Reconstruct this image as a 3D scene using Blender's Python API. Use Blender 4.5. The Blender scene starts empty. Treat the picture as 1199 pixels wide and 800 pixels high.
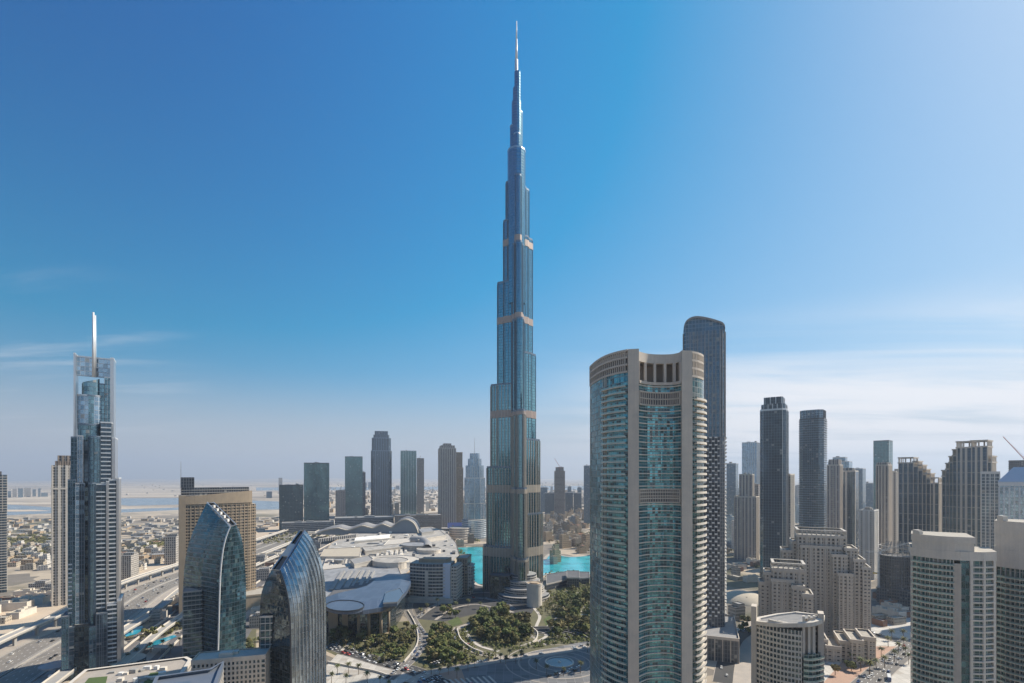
import bpy, math, random
from mathutils import Vector
random.seed(7)
S = bpy.context.scene
COL = S.collection
# ------------------------------------------------------------------ camera
F, HZ, CX, H = 600.0, 558.0, 599.5, 160.0       # focal length, horizon row and centre column of the photo (px), eye height (m)
cam_d = bpy.data.cameras.new('camera'); cam = bpy.data.objects.new('camera', cam_d); COL.objects.link(cam)
cam.location = (0, 0, H); cam.rotation_euler = (math.radians(90), 0, 0)
cam_d.sensor_width = 36; cam_d.lens = F / 1199 * 36; cam_d.shift_y = (HZ - 400) / 1199
cam_d.clip_start = 1; cam_d.clip_end = 90000
S.camera = cam
# ------------------------------------------------------------------ sun and sky
SUN_AZ, SUN_EL = 68.0, 43.0                       # degrees clockwise from the view direction (+Y), elevation
sd = bpy.data.lights.new('sun', 'SUN'); sun = bpy.data.objects.new('sun', sd); COL.objects.link(sun)
sd.energy = 4.3; sd.angle = math.radians(0.5); sd.color = (1.0, 0.93, 0.82)
_a, _e = math.radians(SUN_AZ), math.radians(SUN_EL)
SDIR = Vector((math.sin(_a) * math.cos(_e), math.cos(_a) * math.cos(_e), math.sin(_e)))
sun.rotation_euler = SDIR.to_track_quat('Z', 'Y').to_euler()
sun.location = (600, 300, 900)
SKY_GRADE = ((1.85, 1.38, 8.4), (1.80, 0.58, 11.2), (2.33, 0.2, 11.2))
W = bpy.data.worlds.new('World'); S.world = W; W.use_nodes = True
def build_world():
    nt = W.node_tree; N = nt.nodes; L = nt.links; N.clear()
    out = N.new('ShaderNodeOutputWorld'); bg = N.new('ShaderNodeBackground'); bg.inputs[1].default_value = 0.079
    sky = N.new('ShaderNodeTexSky'); sky.sky_type = 'NISHITA'; sky.sun_disc = False
    sky.sun_elevation = _e; sky.sun_rotation = _a
    sky.altitude = 0; sky.air_density = 1.0; sky.dust_density = 1.0; sky.ozone_density = 6.0
    tc = N.new('ShaderNodeTexCoord'); sep = N.new('ShaderNodeSeparateXYZ'); L.new(tc.outputs['Generated'], sep.inputs[0])
    def m(op, a, b=None, clamp=False):
        n = N.new('ShaderNodeMath'); n.operation = op; n.use_clamp = clamp
        for i, v in enumerate((a, b)):
            if v is None: continue
            if isinstance(v, (int, float)): n.inputs[i].default_value = v
            else: L.new(v, n.inputs[i])
        return n.outputs[0]
    def mr(v, a, b, c=0, d=1):
        n = N.new('ShaderNodeMapRange'); n.interpolation_type = 'SMOOTHSTEP'
        L.new(v, n.inputs[0])
        for i, q in zip((1, 2, 3, 4), (a, b, c, d)): n.inputs[i].default_value = q
        return n.outputs[0]
    x, y, z = sep.outputs
    # thin high cloud: noise on a flat cloud deck seen in perspective
    k = m('DIVIDE', 1.0, m('ADD', m('MAXIMUM', z, 0.0), 0.06))
    cb = N.new('ShaderNodeCombineXYZ')
    L.new(m('MULTIPLY', m('MULTIPLY', x, k), 0.55), cb.inputs[0]); L.new(m('MULTIPLY', m('MULTIPLY', y, k), 1.6), cb.inputs[1])
    def noise(vec, sc, det, off, dist=0.6):
        mp = N.new('ShaderNodeMapping'); mp.inputs[1].default_value = off; L.new(vec, mp.inputs[0])
        n = N.new('ShaderNodeTexNoise'); n.inputs['Scale'].default_value = sc; n.inputs['Detail'].default_value = det
        n.inputs['Roughness'].default_value = 0.6; n.inputs['Distortion'].default_value = dist
        L.new(mp.outputs[0], n.inputs['Vector']); return n.outputs[0]
    az = m('ARCTAN2', x, y)
    n1 = noise(cb.outputs[0], 0.55, 8, (3.1, 1.7, 0))
    n2 = noise(cb.outputs[0], 0.9, 8, (9.3, 4.2, 2.0))
    right = mr(az, -0.05, 0.5)
    bank = m('MULTIPLY', m('MULTIPLY', mr(n1, 0.30, 0.56), right), m('MULTIPLY', mr(z, -0.04, 0.05), mr(z, 0.30, 0.13)))
    wisp = m('MULTIPLY', m('MULTIPLY', mr(n2, 0.47, 0.66), mr(az, -0.5, -0.72)), m('MULTIPLY', mr(z, 0.05, 0.10), mr(z, 0.32, 0.2)))
    cl = m('ADD', m('MULTIPLY', bank, 0.8), m('MULTIPLY', wisp, 0.27), True)
    # a clear polarised winter sky: each band stretched a little, its glare compressed
    sr = N.new('ShaderNodeSeparateColor'); L.new(sky.outputs[0], sr.inputs[0]); cc = N.new('ShaderNodeCombineColor')
    for i, (a, b, lim) in enumerate(SKY_GRADE):
        v = m('MULTIPLY', m('MAXIMUM', m('SUBTRACT', sr.outputs[i], b), 0.02), a)
        L.new(m('DIVIDE', v, m('ADD', 1.0, m('DIVIDE', v, lim))), cc.inputs[i])
    side = mr(az, -1.0, 0.1, 0.72, 1.0)
    cs = N.new('ShaderNodeVectorMath'); cs.operation = 'SCALE'; L.new(cc.outputs[0], cs.inputs[0]); L.new(side, cs.inputs['Scale'])
    low = m('MULTIPLY', mr(z, 0.20, 0.0), 0.85)
    hz = N.new('ShaderNodeMix'); hz.data_type = 'RGBA'; L.new(low, hz.inputs['Factor']); L.new(cs.outputs[0], hz.inputs['A']); hz.inputs['B'].default_value = (4.5, 4.55, 4.8, 1)
    mix = N.new('ShaderNodeMix'); mix.data_type = 'RGBA'
    L.new(cl, mix.inputs['Factor']); L.new(hz.outputs['Result'], mix.inputs['A'])
    mix.inputs['B'].default_value = (8.2, 7.9, 7.9, 1)
    L.new(mix.outputs['Result'], bg.inputs[0]); L.new(bg.outputs[0], out.inputs[0])
build_world()
S.view_settings.view_transform = 'Standard'; S.view_settings.look = 'None'
S.view_settings.gamma = 1; S.view_settings.use_curve_mapping = False
S.view_settings.exposure = 0.68
S.render.engine = 'CYCLES'
S.cycles.max_bounces = 5; S.cycles.diffuse_bounces = 3; S.cycles.glossy_bounces = 3; S.cycles.volume_bounces = 0
S.cycles.transparent_max_bounces = 6; S.cycles.use_denoising = True
# ------------------------------------------------------------------ pixel -> place helpers
def G(px, py, z=0.0):                              # the point at height z seen at a pixel of the photo
    D = (H - z) * F / (py - HZ)
    return ((px - CX) / F * D, D)
def Zt(py, D): return H - (py - HZ) / F * D
class Fr:
    """a building's own axes: r to the right, f away from the viewer, origin where its middle stands"""
    def __init__(s, pxc, D, turn=0.0):
        s.X, s.D = (pxc - CX) / F * D, D
        s.t = math.atan2(s.X, D) + math.radians(turn)
        s.R = (math.cos(s.t), -math.sin(s.t)); s.Fw = (math.sin(s.t), math.cos(s.t))
    def r(s, px, f=0.0):
        k = (px - CX) / F
        return (k * (s.D + f * s.Fw[1]) - s.X - f * s.Fw[0]) / (s.R[0] - k * s.R[1])
    def w(s, r, f): return (s.X + r * s.R[0] + f * s.Fw[0], s.D + r * s.R[1] + f * s.Fw[1])
    def z(s, py, r=0.0, f=0.0): return Zt(py, s.w(r, f)[1])
    def rect(s, r0, r1, f0, f1): return [s.w(r0, f0), s.w(r1, f0), s.w(r1, f1), s.w(r0, f1)]
    def pts(s, L): return [s.w(a, b) for a, b in L]
# ------------------------------------------------------------------ materials
MATS = {}
def rgb(c): return (c[0], c[1], c[2], 1)
class NT:
    def __init__(s, name):
        s.m = bpy.data.materials.new(name); s.m.use_nodes = True; s.N = s.m.node_tree.nodes; s.L = s.m.node_tree.links
        s.b = s.N['Principled BSDF']; MATS[name] = s.m
    def put(s, sock, v):
        if isinstance(v, bpy.types.NodeSocket): s.L.new(v, sock)
        elif isinstance(v, (tuple, list)) and len(v) == 3 and sock.type == 'RGBA': sock.default_value = rgb(v)
        else: sock.default_value = v
    def math(s, op, a, b=None, c=None, clamp=False):
        n = s.N.new('ShaderNodeMath'); n.operation = op; n.use_clamp = clamp
        for i, v in enumerate((a, b, c)):
            if v is not None: s.put(n.inputs[i], v)
        return n.outputs[0]
    def vmath(s, op, a, b=None, sc=None):
        n = s.N.new('ShaderNodeVectorMath'); n.operation = op
        s.put(n.inputs[0], a)
        if b is not None: s.put(n.inputs[1], b)
        if sc is not None: s.put(n.inputs['Scale'], sc)
        return n.outputs[0]
    def mix(s, f, a, b):
        n = s.N.new('ShaderNodeMix'); n.data_type = 'RGBA'
        s.put(n.inputs['Factor'], f); s.put(n.inputs['A'], a); s.put(n.inputs['B'], b); return n.outputs['Result']
    def mixf(s, f, a, b):
        n = s.N.new('ShaderNodeMix'); s.put(n.inputs['Factor'], f); s.put(n.inputs['A'], a); s.put(n.inputs['B'], b); return n.outputs['Result']
    def noise(s, vec, sc, det=4, rough=0.55):
        n = s.N.new('ShaderNodeTexNoise'); n.inputs['Scale'].default_value = sc; n.inputs['Detail'].default_value = det
        n.inputs['Roughness'].default_value = rough; s.L.new(vec, n.inputs['Vector']); return n.outputs
    def step(s, v, a, b, c=0, d=1):
        n = s.N.new('ShaderNodeMapRange'); n.interpolation_type = 'SMOOTHSTEP'; s.L.new(v, n.inputs[0])
        for i, q in zip((1, 2, 3, 4), (a, b, c, d)): s.put(n.inputs[i], q)
        return n.outputs[0]
    def pos(s): return s.N.new('ShaderNodeNewGeometry').outputs['Position']
def plain(name, col, rough=0.75, var=0.18, sc=0.15, metal=0.0, spec=0.4, streak=0.12, hue=None):
    """a weathered matt surface: broad patches plus fine grain plus rain streaks"""
    t = NT(name); p = t.pos()
    a = t.noise(p, sc, 5)[0]; b = t.noise(p, sc * 9, 3)[0]
    st = t.N.new('ShaderNodeMapping'); st.inputs[3].default_value = (1.2, 1.2, 0.04); t.L.new(p, st.inputs[0])
    c = t.noise(st.outputs[0], 1.0, 3)[0]
    v = t.math('ADD', t.math('MULTIPLY', t.math('SUBTRACT', a, 0.5), var * 2.2), t.math('MULTIPLY', t.math('SUBTRACT', b, 0.5), var))
    v = t.math('ADD', t.math('ADD', v, t.math('MULTIPLY', t.math('SUBTRACT', c, 0.5), streak * 2)), 1.0)
    h = hue or tuple(x * k for x, k in zip(col, (1.06, 1.0, 0.92)))
    base = t.mix(a, col, h)
    t.put(t.b.inputs['Base Color'], t.vmath('SCALE', base, sc=v))
    t.b.inputs['Roughness'].default_value = rough; t.b.inputs['Metallic'].default_value = metal
    t.b.inputs['Specular IOR Level'].default_value = spec
    return t.m
def facade(name, glass, frame, bw=3.0, fh=3.6, fw=0.12, sp=0.25, metal=0.5, rough=0.06, tilt=0.012, wob=0.02, blind=0.12, spandrel=None, frough=0.5, fmetal=0.0, bcol=(0.35, 0.34, 0.31), kv=0.3):
    """a window wall read from metre UVs: bays and storeys, panes that each lean a little, some blinds drawn"""
    t = NT(name)
    uv = t.N.new('ShaderNodeUVMap').outputs[0]
    sx = t.N.new('ShaderNodeSeparateXYZ'); t.L.new(uv, sx.inputs[0]); u, v = sx.outputs[0], sx.outputs[1]
    us, vs = t.math('DIVIDE', u, bw), t.math('DIVIDE', v, fh)
    fu, fv = t.math('FRACT', us), t.math('FRACT', vs)
    iu, iv = t.math('FLOOR', us), t.math('FLOOR', vs)
    mu = t.math('LESS_THAN', fu, fw); mv = t.math('LESS_THAN', fv, sp)
    cb = t.N.new('ShaderNodeCombineXYZ'); t.L.new(iu, cb.inputs[0]); t.L.new(iv, cb.inputs[1])
    wn = t.N.new('ShaderNodeTexWhiteNoise'); wn.noise_dimensions = '2D'; t.L.new(cb.outputs[0], wn.inputs['Vector'])
    rnd, rcol = wn.outputs['Value'], wn.outputs['Color']
    p = t.pos()
    big = t.noise(p, 0.02, 3)
    isb = t.math('MULTIPLY', t.math('LESS_THAN', rnd, blind), t.math('GREATER_THAN', fv, t.math('ADD', sp, t.math('MULTIPLY', rnd, 0.5 / max(blind, .01)))))
    k = t.math('ADD', 1.0 - kv, t.math('MULTIPLY', rnd, 2.0 * kv))
    g = t.vmath('SCALE', rgb(glass)[:3] if False else t.mix(0.0, glass, glass), sc=k)
    g = t.mix(t.math('MULTIPLY', isb, 0.75), g, bcol)
    spc = spandrel or tuple(x * 0.8 for x in frame)
    grain = t.noise(p, 0.6, 4)[0]
    fr = t.mix(mu, spc, frame)
    fr = t.vmath('SCALE', fr, sc=t.math('ADD', 0.78, t.math('MULTIPLY', grain, 0.44)))
    fm = t.math('MAXIMUM', mu, mv)
    t.put(t.b.inputs['Base Color'], t.mix(fm, g, fr))
    t.put(t.b.inputs['Metallic'], t.mixf(fm, t.math('MULTIPLY', metal, t.math('SUBTRACT', 1.0, t.math('MULTIPLY', isb, .8))), fmetal))
    t.put(t.b.inputs['Roughness'], t.mixf(fm, rough, frough))
    t.b.inputs['IOR'].default_value = 1.6
    nn = t.N.new('ShaderNodeNewGeometry').outputs['Normal']
    j1 = t.vmath('SCALE', t.vmath('SUBTRACT', rcol, (0.5, 0.5, 0.5)), sc=tilt * 2)
    j2 = t.vmath('SCALE', t.vmath('SUBTRACT', big[1], (0.5, 0.5, 0.5)), sc=wob * 2)
    jj = t.vmath('SCALE', t.vmath('ADD', j1, j2), sc=t.math('SUBTRACT', 1.0, fm))
    t.L.new(t.vmath('NORMALIZE', t.vmath('ADD', nn, jj)), t.b.inputs['Normal'])
    return t.m
# ------------------------------------------------------------------ meshes
def cum(pts, closed=True):
    d = [0.0]; n = len(pts)
    for i in range(n if closed else n - 1):
        a, b = pts[i], pts[(i + 1) % n]; d.append(d[-1] + math.hypot(b[0] - a[0], b[1] - a[1]))
    return d
def offs(pts, d, closed=True):
    """push an anticlockwise outline outwards by d"""
    n = len(pts); o = []
    for i in range(n):
        p = pts[i]; a = pts[i - 1] if (closed or i) else None; b = pts[(i + 1) % n] if (closed or i < n - 1) else None
        def nrm(q, s):
            dx, dy = s[0] - q[0], s[1] - q[1]; l = math.hypot(dx, dy) or 1; return (dy / l, -dx / l)
        if a is None: nx, ny = nrm(p, b); k = 1
        elif b is None: nx, ny = nrm(a, p); k = 1
        else:
            n1, n2 = nrm(a, p), nrm(p, b); nx, ny = n1[0] + n2[0], n1[1] + n2[1]; l = math.hypot(nx, ny)
            if l < 1e-6: nx, ny, k = n1[0], n1[1], 1
            else: nx, ny = nx / l, ny / l; k = min(2.0, 1 / max(0.3, nx * n1[0] + ny * n1[1]))
        o.append((p[0] + nx * d * k, p[1] + ny * d * k))
    return o
def ccw(pts):
    a = sum(pts[i - 1][0] * pts[i][1] - pts[i][0] * pts[i - 1][1] for i in range(len(pts)))
    return list(pts) if a > 0 else list(reversed(pts))
class MB:
    def __init__(s): s.v, s.f, s.uv, s.mi, s.sm = [], [], [], [], []
    def face(s, P, UV=None, mi=0, sm=False):
        b = len(s.v); s.v += [tuple(p) for p in P]; s.f.append(tuple(range(b, b + len(P))))
        s.uv += UV if UV else [(p[0], p[1]) for p in P]; s.mi.append(mi); s.sm.append(sm)
    def prism(s, pts, z0, z1, mi=0, cap=0, top=True, bottom=False, closed=True, u0=0.0):
        if closed: pts = ccw(pts)
        n = len(pts); d = cum(pts, closed)
        for i in range(n if closed else n - 1):
            a, b = pts[i], pts[(i + 1) % n]
            s.face([(a[0], a[1], z0), (b[0], b[1], z0), (b[0], b[1], z1), (a[0], a[1], z1)],
                   [(u0 + d[i], z0), (u0 + d[i + 1], z0), (u0 + d[i + 1], z1), (u0 + d[i], z1)], mi)
        if top: s.face([(p[0], p[1], z1) for p in pts], None, cap)
        if bottom: s.face([(p[0], p[1], z0) for p in reversed(pts)], None, cap)
        return s
    def band(s, pts, z0, z1, proud, mi=0, closed=True, back=0.0):
        """a ledge running along an outline, standing proud of it"""
        o = offs(pts, proud, closed); i_ = offs(pts, -back, closed) if back else pts; n = len(pts); d = cum(o, closed)
        for i in range(n if closed else n - 1):
            j = (i + 1) % n; a, b, c, e = o[i], o[j], i_[j], i_[i]
            s.face([(*a, z0), (*b, z0), (*b, z1), (*a, z1)], [(d[i], z0), (d[i + 1], z0), (d[i + 1], z1), (d[i], z1)], mi)
            s.face([(*a, z1), (*b, z1), (*c, z1), (*e, z1)], None, mi)
            s.face([(*e, z0), (*c, z0), (*b, z0), (*a, z0)], None, mi)
        if not closed:
            a, e = o[0], i_[0]; s.face([(*e, z0), (*a, z0), (*a, z1), (*e, z1)], None, mi)
            a, e = o[-1], i_[-1]; s.face([(*a, z0), (*e, z0), (*e, z1), (*a, z1)], None, mi)
        return s
    def bands(s, pts, z0, z1, step, h, proud, mi=0, closed=True, skip=()):
        z = z0; k = 0
        while z + h <= z1 + 0.01:
            if k not in skip: s.band(pts, z, z + h, proud, mi, closed)
            z += step; k += 1
        return s
    def piers(s, pts, spacing, w, proud, z0, z1, mi=0, closed=True, start=0.0, only=None):
        d = cum(pts, closed); n = len(pts)
        for i in range(n if closed else n - 1):
            if only is not None and i not in only: continue
            a, b = pts[i], pts[(i + 1) % n]; l = d[i + 1] - d[i]
            if l < w: continue
            ux, uy = (b[0] - a[0]) / l, (b[1] - a[1]) / l; nx, ny = uy, -ux
            k = max(1, round(l / spacing)); sp = l / k
            for q in range(k + (1 if (not closed and i == n - 2) else 0)):
                c = q * sp + start
                if c > l + 1e-3: continue
                c0, c1 = max(0.0, c - w / 2), min(l, c + w / 2)
                P = [(a[0] + ux * t_ + nx * o_, a[1] + uy * t_ + ny * o_) for t_, o_ in ((c0, proud), (c1, proud), (c1, 0), (c0, 0))]
                s.face([(*P[0], z0), (*P[1], z0), (*P[1], z1), (*P[0], z1)], [(0, z0), (w, z0), (w, z1), (0, z1)], mi)
                s.face([(*P[1], z0), (*P[2], z0), (*P[2], z1), (*P[1], z1)], [(0, z0), (proud, z0), (proud, z1), (0, z1)], mi)
                s.face([(*P[3], z0), (*P[0], z0), (*P[0], z1), (*P[3], z1)], [(0, z0), (proud, z0), (proud, z1), (0, z1)], mi)
                s.face([(*P[0], z1), (*P[1], z1), (*P[2], z1), (*P[3], z1)], None, mi)
        return s
    def box(s, cx, cy, sx, sy, z0, z1, rot=0.0, mi=0, cap=None):
        c, n = math.cos(rot), math.sin(rot)
        P = [(cx + x * c - y * n, cy + x * n + y * c) for x, y in ((-sx / 2, -sy / 2), (sx / 2, -sy / 2), (sx / 2, sy / 2), (-sx / 2, sy / 2))]
        return s.prism(P, z0, z1, mi, mi if cap is None else cap, True, True)
    def loft(s, rings, mi=0, closed=True, cap=None, sm=False):
        n = len(rings[0]); d = [0.0]
        for i in range(n):
            a, b = rings[0][i], rings[0][(i + 1) % n]; d.append(d[-1] + (Vector(b) - Vector(a)).length)
        for q in range(len(rings) - 1):
            A, B = rings[q], rings[q + 1]
            for i in range(n if closed else n - 1):
                j = (i + 1) % n
                s.face([A[i], A[j], B[j], B[i]], [(d[i], A[i][2]), (d[i + 1], A[j][2]), (d[i + 1], B[j][2]), (d[i], B[i][2])], mi, sm)
        if cap is not None: s.face(rings[-1], None, cap)
        return s
    def tube(s, p0, p1, r0, r1=None, n=8, mi=0, caps=True):
        r1 = r0 if r1 is None else r1; a, b = Vector(p0), Vector(p1); d = (b - a).normalized()
        x = d.orthogonal().normalized(); y = d.cross(x)
        R = [[tuple(c + (x * math.cos(k * 2 * math.pi / n) + y * math.sin(k * 2 * math.pi / n)) * r) for k in range(n)] for c, r in ((a, r0), (b, r1))]
        s.loft(R, mi, True, None, n > 6)
        if caps: s.face(R[1], None, mi); s.face(R[0][::-1], None, mi)
        return s
    def bar(s, p0, p1, w, mi=0): return s.tube(p0, p1, w * 0.7071, None, 4, mi)
    def build(s, name, mats, parent=None, label=None, weld=False):
        org = Vector(parent['_o']) if parent is not None else (s.origin if hasattr(s, 'origin') else Vector((0, 0, 0)))
        me = bpy.data.meshes.new(name)
        me.from_pydata([tuple(Vector(v) - org) for v in s.v], [], s.f)
        ul = me.uv_layers.new(name='UVMap'); flat = [c for q in s.uv for c in q]; ul.data.foreach_set('uv', flat)
        me.polygons.foreach_set('material_index', s.mi); me.polygons.foreach_set('use_smooth', s.sm)
        for m in (mats if isinstance(mats, (list, tuple)) else [mats]): me.materials.append(MATS[m] if isinstance(m, str) else m)
        me.update()
        o = bpy.data.objects.new(name, me); COL.objects.link(o)
        if weld or any(s.sm):
            import bmesh
            bm = bmesh.new(); bm.from_mesh(me); bmesh.ops.remove_doubles(bm, verts=bm.verts, dist=0.002); bm.to_mesh(me); bm.free()
        if parent is not None:
            o.parent = parent; o['_o'] = tuple(parent['_o'])
        else: o.location = org
        if label: o['label'] = label
        return o
ROOTS = []
def thing(name, label, cat, loc, group=None, rot=0.0):
    o = bpy.data.objects.new(name, None); COL.objects.link(o); o.empty_display_size = 5
    o.location = (loc[0], loc[1], loc[2] if len(loc) > 2 else 0.0); o.rotation_euler = (0, 0, rot)
    o['label'] = label; o['category'] = cat; o['_o'] = tuple(o.location)
    if group: o['group'] = group
    ROOTS.append(o); return o
def tag(o, label, cat, group=None, kind=None):
    if kind: o['kind'] = kind
    if label: o['label'] = label
    if cat: o['category'] = cat
    if group: o['group'] = group
    return o
def solo(mb, name, mats, label, cat, loc, group=None):     # a thing that is one mesh
    mb.origin = Vector((loc[0], loc[1], loc[2] if len(loc) > 2 else 0.0)); o = mb.build(name, mats)
    return tag(o, label, cat, group)
def struct(mb, name, mats): return tag(mb.build(name, mats), None, None, None, 'structure')
def copy_tree(o, loc=None, rot=None, label=None, scale=None):
    c = o.copy(); COL.objects.link(c)
    if loc is not None: c.location = loc
    if rot is not None: c.rotation_euler = (0, 0, rot)
    if scale is not None: c.scale = scale if isinstance(scale, tuple) else (scale,) * 3
    if label: c['label'] = label
    for ch in o.children:
        d = ch.copy(); COL.objects.link(d); d.parent = c
        for g in ch.children:
            e = g.copy(); COL.objects.link(e); e.parent = d
    return c
def arc(c, r, a0, a1, n): return [(c[0] + r * math.cos(math.radians(a0 + (a1 - a0) * i / n)), c[1] + r * math.sin(math.radians(a0 + (a1 - a0) * i / n))) for i in range(n + 1)]
def smooth(pts, n=6):
    """Catmull-Rom through any number of coordinates"""
    P = [pts[0]] + list(pts) + [pts[-1]]; o = []
    for i in range(1, len(P) - 2):
        for k in range(n):
            t = k / n; q = []
            for c in range(len(pts[0])):
                a, b, d, e = P[i - 1][c], P[i][c], P[i + 1][c], P[i + 2][c]
                q.append(0.5 * (2 * b + (d - a) * t + (2 * a - 5 * b + 4 * d - e) * t * t + (3 * b - a - 3 * d + e) * t ** 3))
            o.append(tuple(q))
    return o + [tuple(pts[-1])]
def ctr(pts): return (sum(p[0] for p in pts) / len(pts), sum(p[1] for p in pts) / len(pts))
# ------------------------------------------------------------------ palette
plain('stone_beige', (0.53, 0.47, 0.40), 0.8); plain('stone_pale', (0.60, 0.55, 0.48), 0.8); plain('stone_grey', (0.46, 0.43, 0.385), 0.8)
plain('stone_sand', (0.42, 0.33, 0.23), 0.85); plain('stone_gold', (0.33, 0.26, 0.185), 0.75); plain('stone_brown', (0.28, 0.225, 0.18), 0.8)
plain('concrete', (0.33, 0.32, 0.30), 0.85); plain('concrete_dark', (0.14, 0.135, 0.13), 0.85); plain('white_paint', (0.72, 0.70, 0.66), 0.6)
plain('roof_grey', (0.27, 0.265, 0.26), 0.9, 0.3, 0.25); plain('roof_pale', (0.37, 0.34, 0.29), 0.9, 0.25, 0.2); plain('roof_dark', (0.11, 0.11, 0.115), 0.9, 0.3)
plain('roof_blue', (0.17, 0.20, 0.25), 0.45, 0.12, 0.1, 0.3); plain('roof_cream', (0.44, 0.385, 0.30), 0.8, 0.12, 0.1)
plain('metal_silver', (0.55, 0.56, 0.58), 0.3, 0.08, 0.2, 0.85); plain('metal_dark', (0.07, 0.075, 0.085), 0.4, 0.1, 0.2, 0.5); plain('metal_white', (0.62, 0.64, 0.66), 0.4, 0.06, 0.2, 0.2)
plain('fin_reflect_tint', (0.45, 0.41, 0.365), 0.35, 0.2, 0.3, 0.35); plain('asphalt_tan', (0.20, 0.182, 0.16), 0.9, 0.3, 0.06); plain('copper_louvre', (0.38, 0.30, 0.26), 0.5, 0.15, 0.3, 0.35); plain('beige_louvre', (0.36, 0.315, 0.255), 0.6, 0.15, 0.3, 0.1)
plain('crane_red', (0.45, 0.07, 0.04), 0.5); plain('crane_white', (0.62, 0.62, 0.60), 0.5); plain('crane_yellow', (0.6, 0.40, 0.05), 0.5)
plain('asphalt', (0.062, 0.061, 0.060), 0.9, 0.3, 0.08); plain('asphalt_pale', (0.16, 0.15, 0.14), 0.9, 0.25, 0.06); plain('paving', (0.37, 0.33, 0.285), 0.85, 0.22, 0.12)
plain('paving_pink', (0.40, 0.26, 0.19), 0.85, 0.2, 0.1); plain('paving_white', (0.50, 0.46, 0.40), 0.85, 0.2, 0.1); plain('road_paint', (0.75, 0.75, 0.72), 0.7); plain('paving_dark', (0.13, 0.125, 0.125), 0.8, 0.25, 0.1)
plain('sand', (0.50, 0.41, 0.31), 0.95, 0.25, 0.02); plain('lawn', (0.085, 0.11, 0.035), 0.95, 0.35, 0.12, streak=0.0); plain('soil', (0.125, 0.118, 0.065), 0.95, 0.35, 0.08)
plain('terracotta', (0.36, 0.17, 0.10), 0.85); plain('lawn_green', (0.075, 0.115, 0.035), 0.95, 0.2, 0.1); plain('sign_white', (0.60, 0.64, 0.72), 0.4, 0.05); plain('sign_blue', (0.20, 0.26, 0.62), 0.3, 0.1)
plain('steel_blue', (0.16, 0.21, 0.27), 0.35, 0.1, 0.1, 0.5); plain('container_brown', (0.24, 0.13, 0.085), 0.8); plain('glass_rail', (0.30, 0.42, 0.40), 0.12, 0.1, 0.3, 0.3)
def foliage(name, a, b):
    t = NT(name); p = t.pos(); n = t.noise(p, 0.9, 3)[0]; n2 = t.noise(p, 0.11, 2)[0]
    oi = t.N.new('ShaderNodeObjectInfo').outputs['Random']
    c = t.mix(t.math('ADD', t.math('MULTIPLY', n, 0.7), t.math('MULTIPLY', n2, 0.4), clamp=True), a, b)
    c = t.mix(t.math('MULTIPLY', t.step(oi, 0.45, 1.0), 0.6), c, (0.15, 0.135, 0.045))
    t.put(t.b.inputs['Base Color'], t.vmath('SCALE', c, sc=t.math('ADD', 0.75, t.math('MULTIPLY', t.math('FRACT', t.math('MULTIPLY', oi, 7.3)), 0.7))))
    t.b.inputs['Roughness'].default_value = 0.75; t.b.inputs['Specular IOR Level'].default_value = 0.2
foliage('leaf_green', (0.06, 0.08, 0.024), (0.13, 0.14, 0.042)); foliage('leaf_olive', (0.075, 0.075, 0.028), (0.15, 0.13, 0.05)); foliage('leaf_palm', (0.06, 0.075, 0.03), (0.12, 0.12, 0.05))
foliage('leaf_dry', (0.12, 0.10, 0.04), (0.21, 0.17, 0.075)); plain('bark', (0.16, 0.115, 0.08), 0.95)
def waters():
    for name, col, ro, bs in (('water_turquoise', (0.012, 0.29, 0.32), 0.07, 0.5), ('water_pool', (0.02, 0.22, 0.30), 0.08, 0.1), ('water_creek', (0.17, 0.19, 0.20), 0.25, 0.4)):
        t = NT(name); p = t.pos(); n = t.noise(p, 0.02, 4)[0]
        t.put(t.b.inputs['Base Color'], t.mix(t.step(n, 0.35, 0.65), col, tuple(c * 1.5 + 0.012 for c in col)))
        t.b.inputs['Roughness'].default_value = ro
        bp = t.N.new('ShaderNodeBump'); bp.inputs['Strength'].default_value = bs; bp.inputs['Distance'].default_value = 0.4
        t.L.new(t.noise(p, 0.35, 4)[0], bp.inputs['Height']); t.L.new(bp.outputs[0], t.b.inputs['Normal'])
waters()
# window walls
facade('fac_spire_tower', (0.185, 0.385, 0.44), (0.16, 0.21, 0.24), 2.2, 3.9, 0.10, 0.13, 1.0, 0.10, 0.004, 0.012, 0.0, (0.06, 0.13, 0.16), 0.3, 0.9, (0.2, 0.19, 0.18), .12)
facade('fac_teal', (0.10, 0.205, 0.215), (0.16, 0.20, 0.20), 3.0, 3.8, 0.08, 0.16, 0.7, 0.05, 0.006, 0.03, 0.015, (0.07, 0.11, 0.11), .35)
facade('fac_teal_dark', (0.065, 0.115, 0.125), (0.13, 0.15, 0.15), 3.0, 3.8, 0.09, 0.16, 0.65, 0.05, 0.006, 0.03, 0.015, (0.06, 0.08, 0.085), .35)
facade('fac_green', (0.09, 0.21, 0.22), (0.12, 0.17, 0.17), 3.2, 3.8, 0.08, 0.2, 0.65, 0.06, 0.006, 0.03, 0.015, (0.06, 0.10, 0.10), .35)
facade('fac_navy', (0.055, 0.095, 0.13), (0.11, 0.135, 0.165), 3.4, 3.7, 0.10, 0.16, 0.65, 0.07, 0.012, 0.05, 0.008, (0.05, 0.06, 0.08), .4)
facade('fac_blue', (0.10, 0.165, 0.215), (0.24, 0.28, 0.32), 3.0, 3.7, 0.12, 0.22, 0.55, 0.07, 0.012, 0.03, 0.08, (0.16, 0.19, 0.22), .4)
facade('fac_silver', (0.26, 0.38, 0.48), (0.44, 0.50, 0.55), 3.0, 3.7, 0.10, 0.16, 0.75, 0.14, 0.01, 0.03, 0.02, (0.34, 0.38, 0.42), .35, .4)
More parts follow.
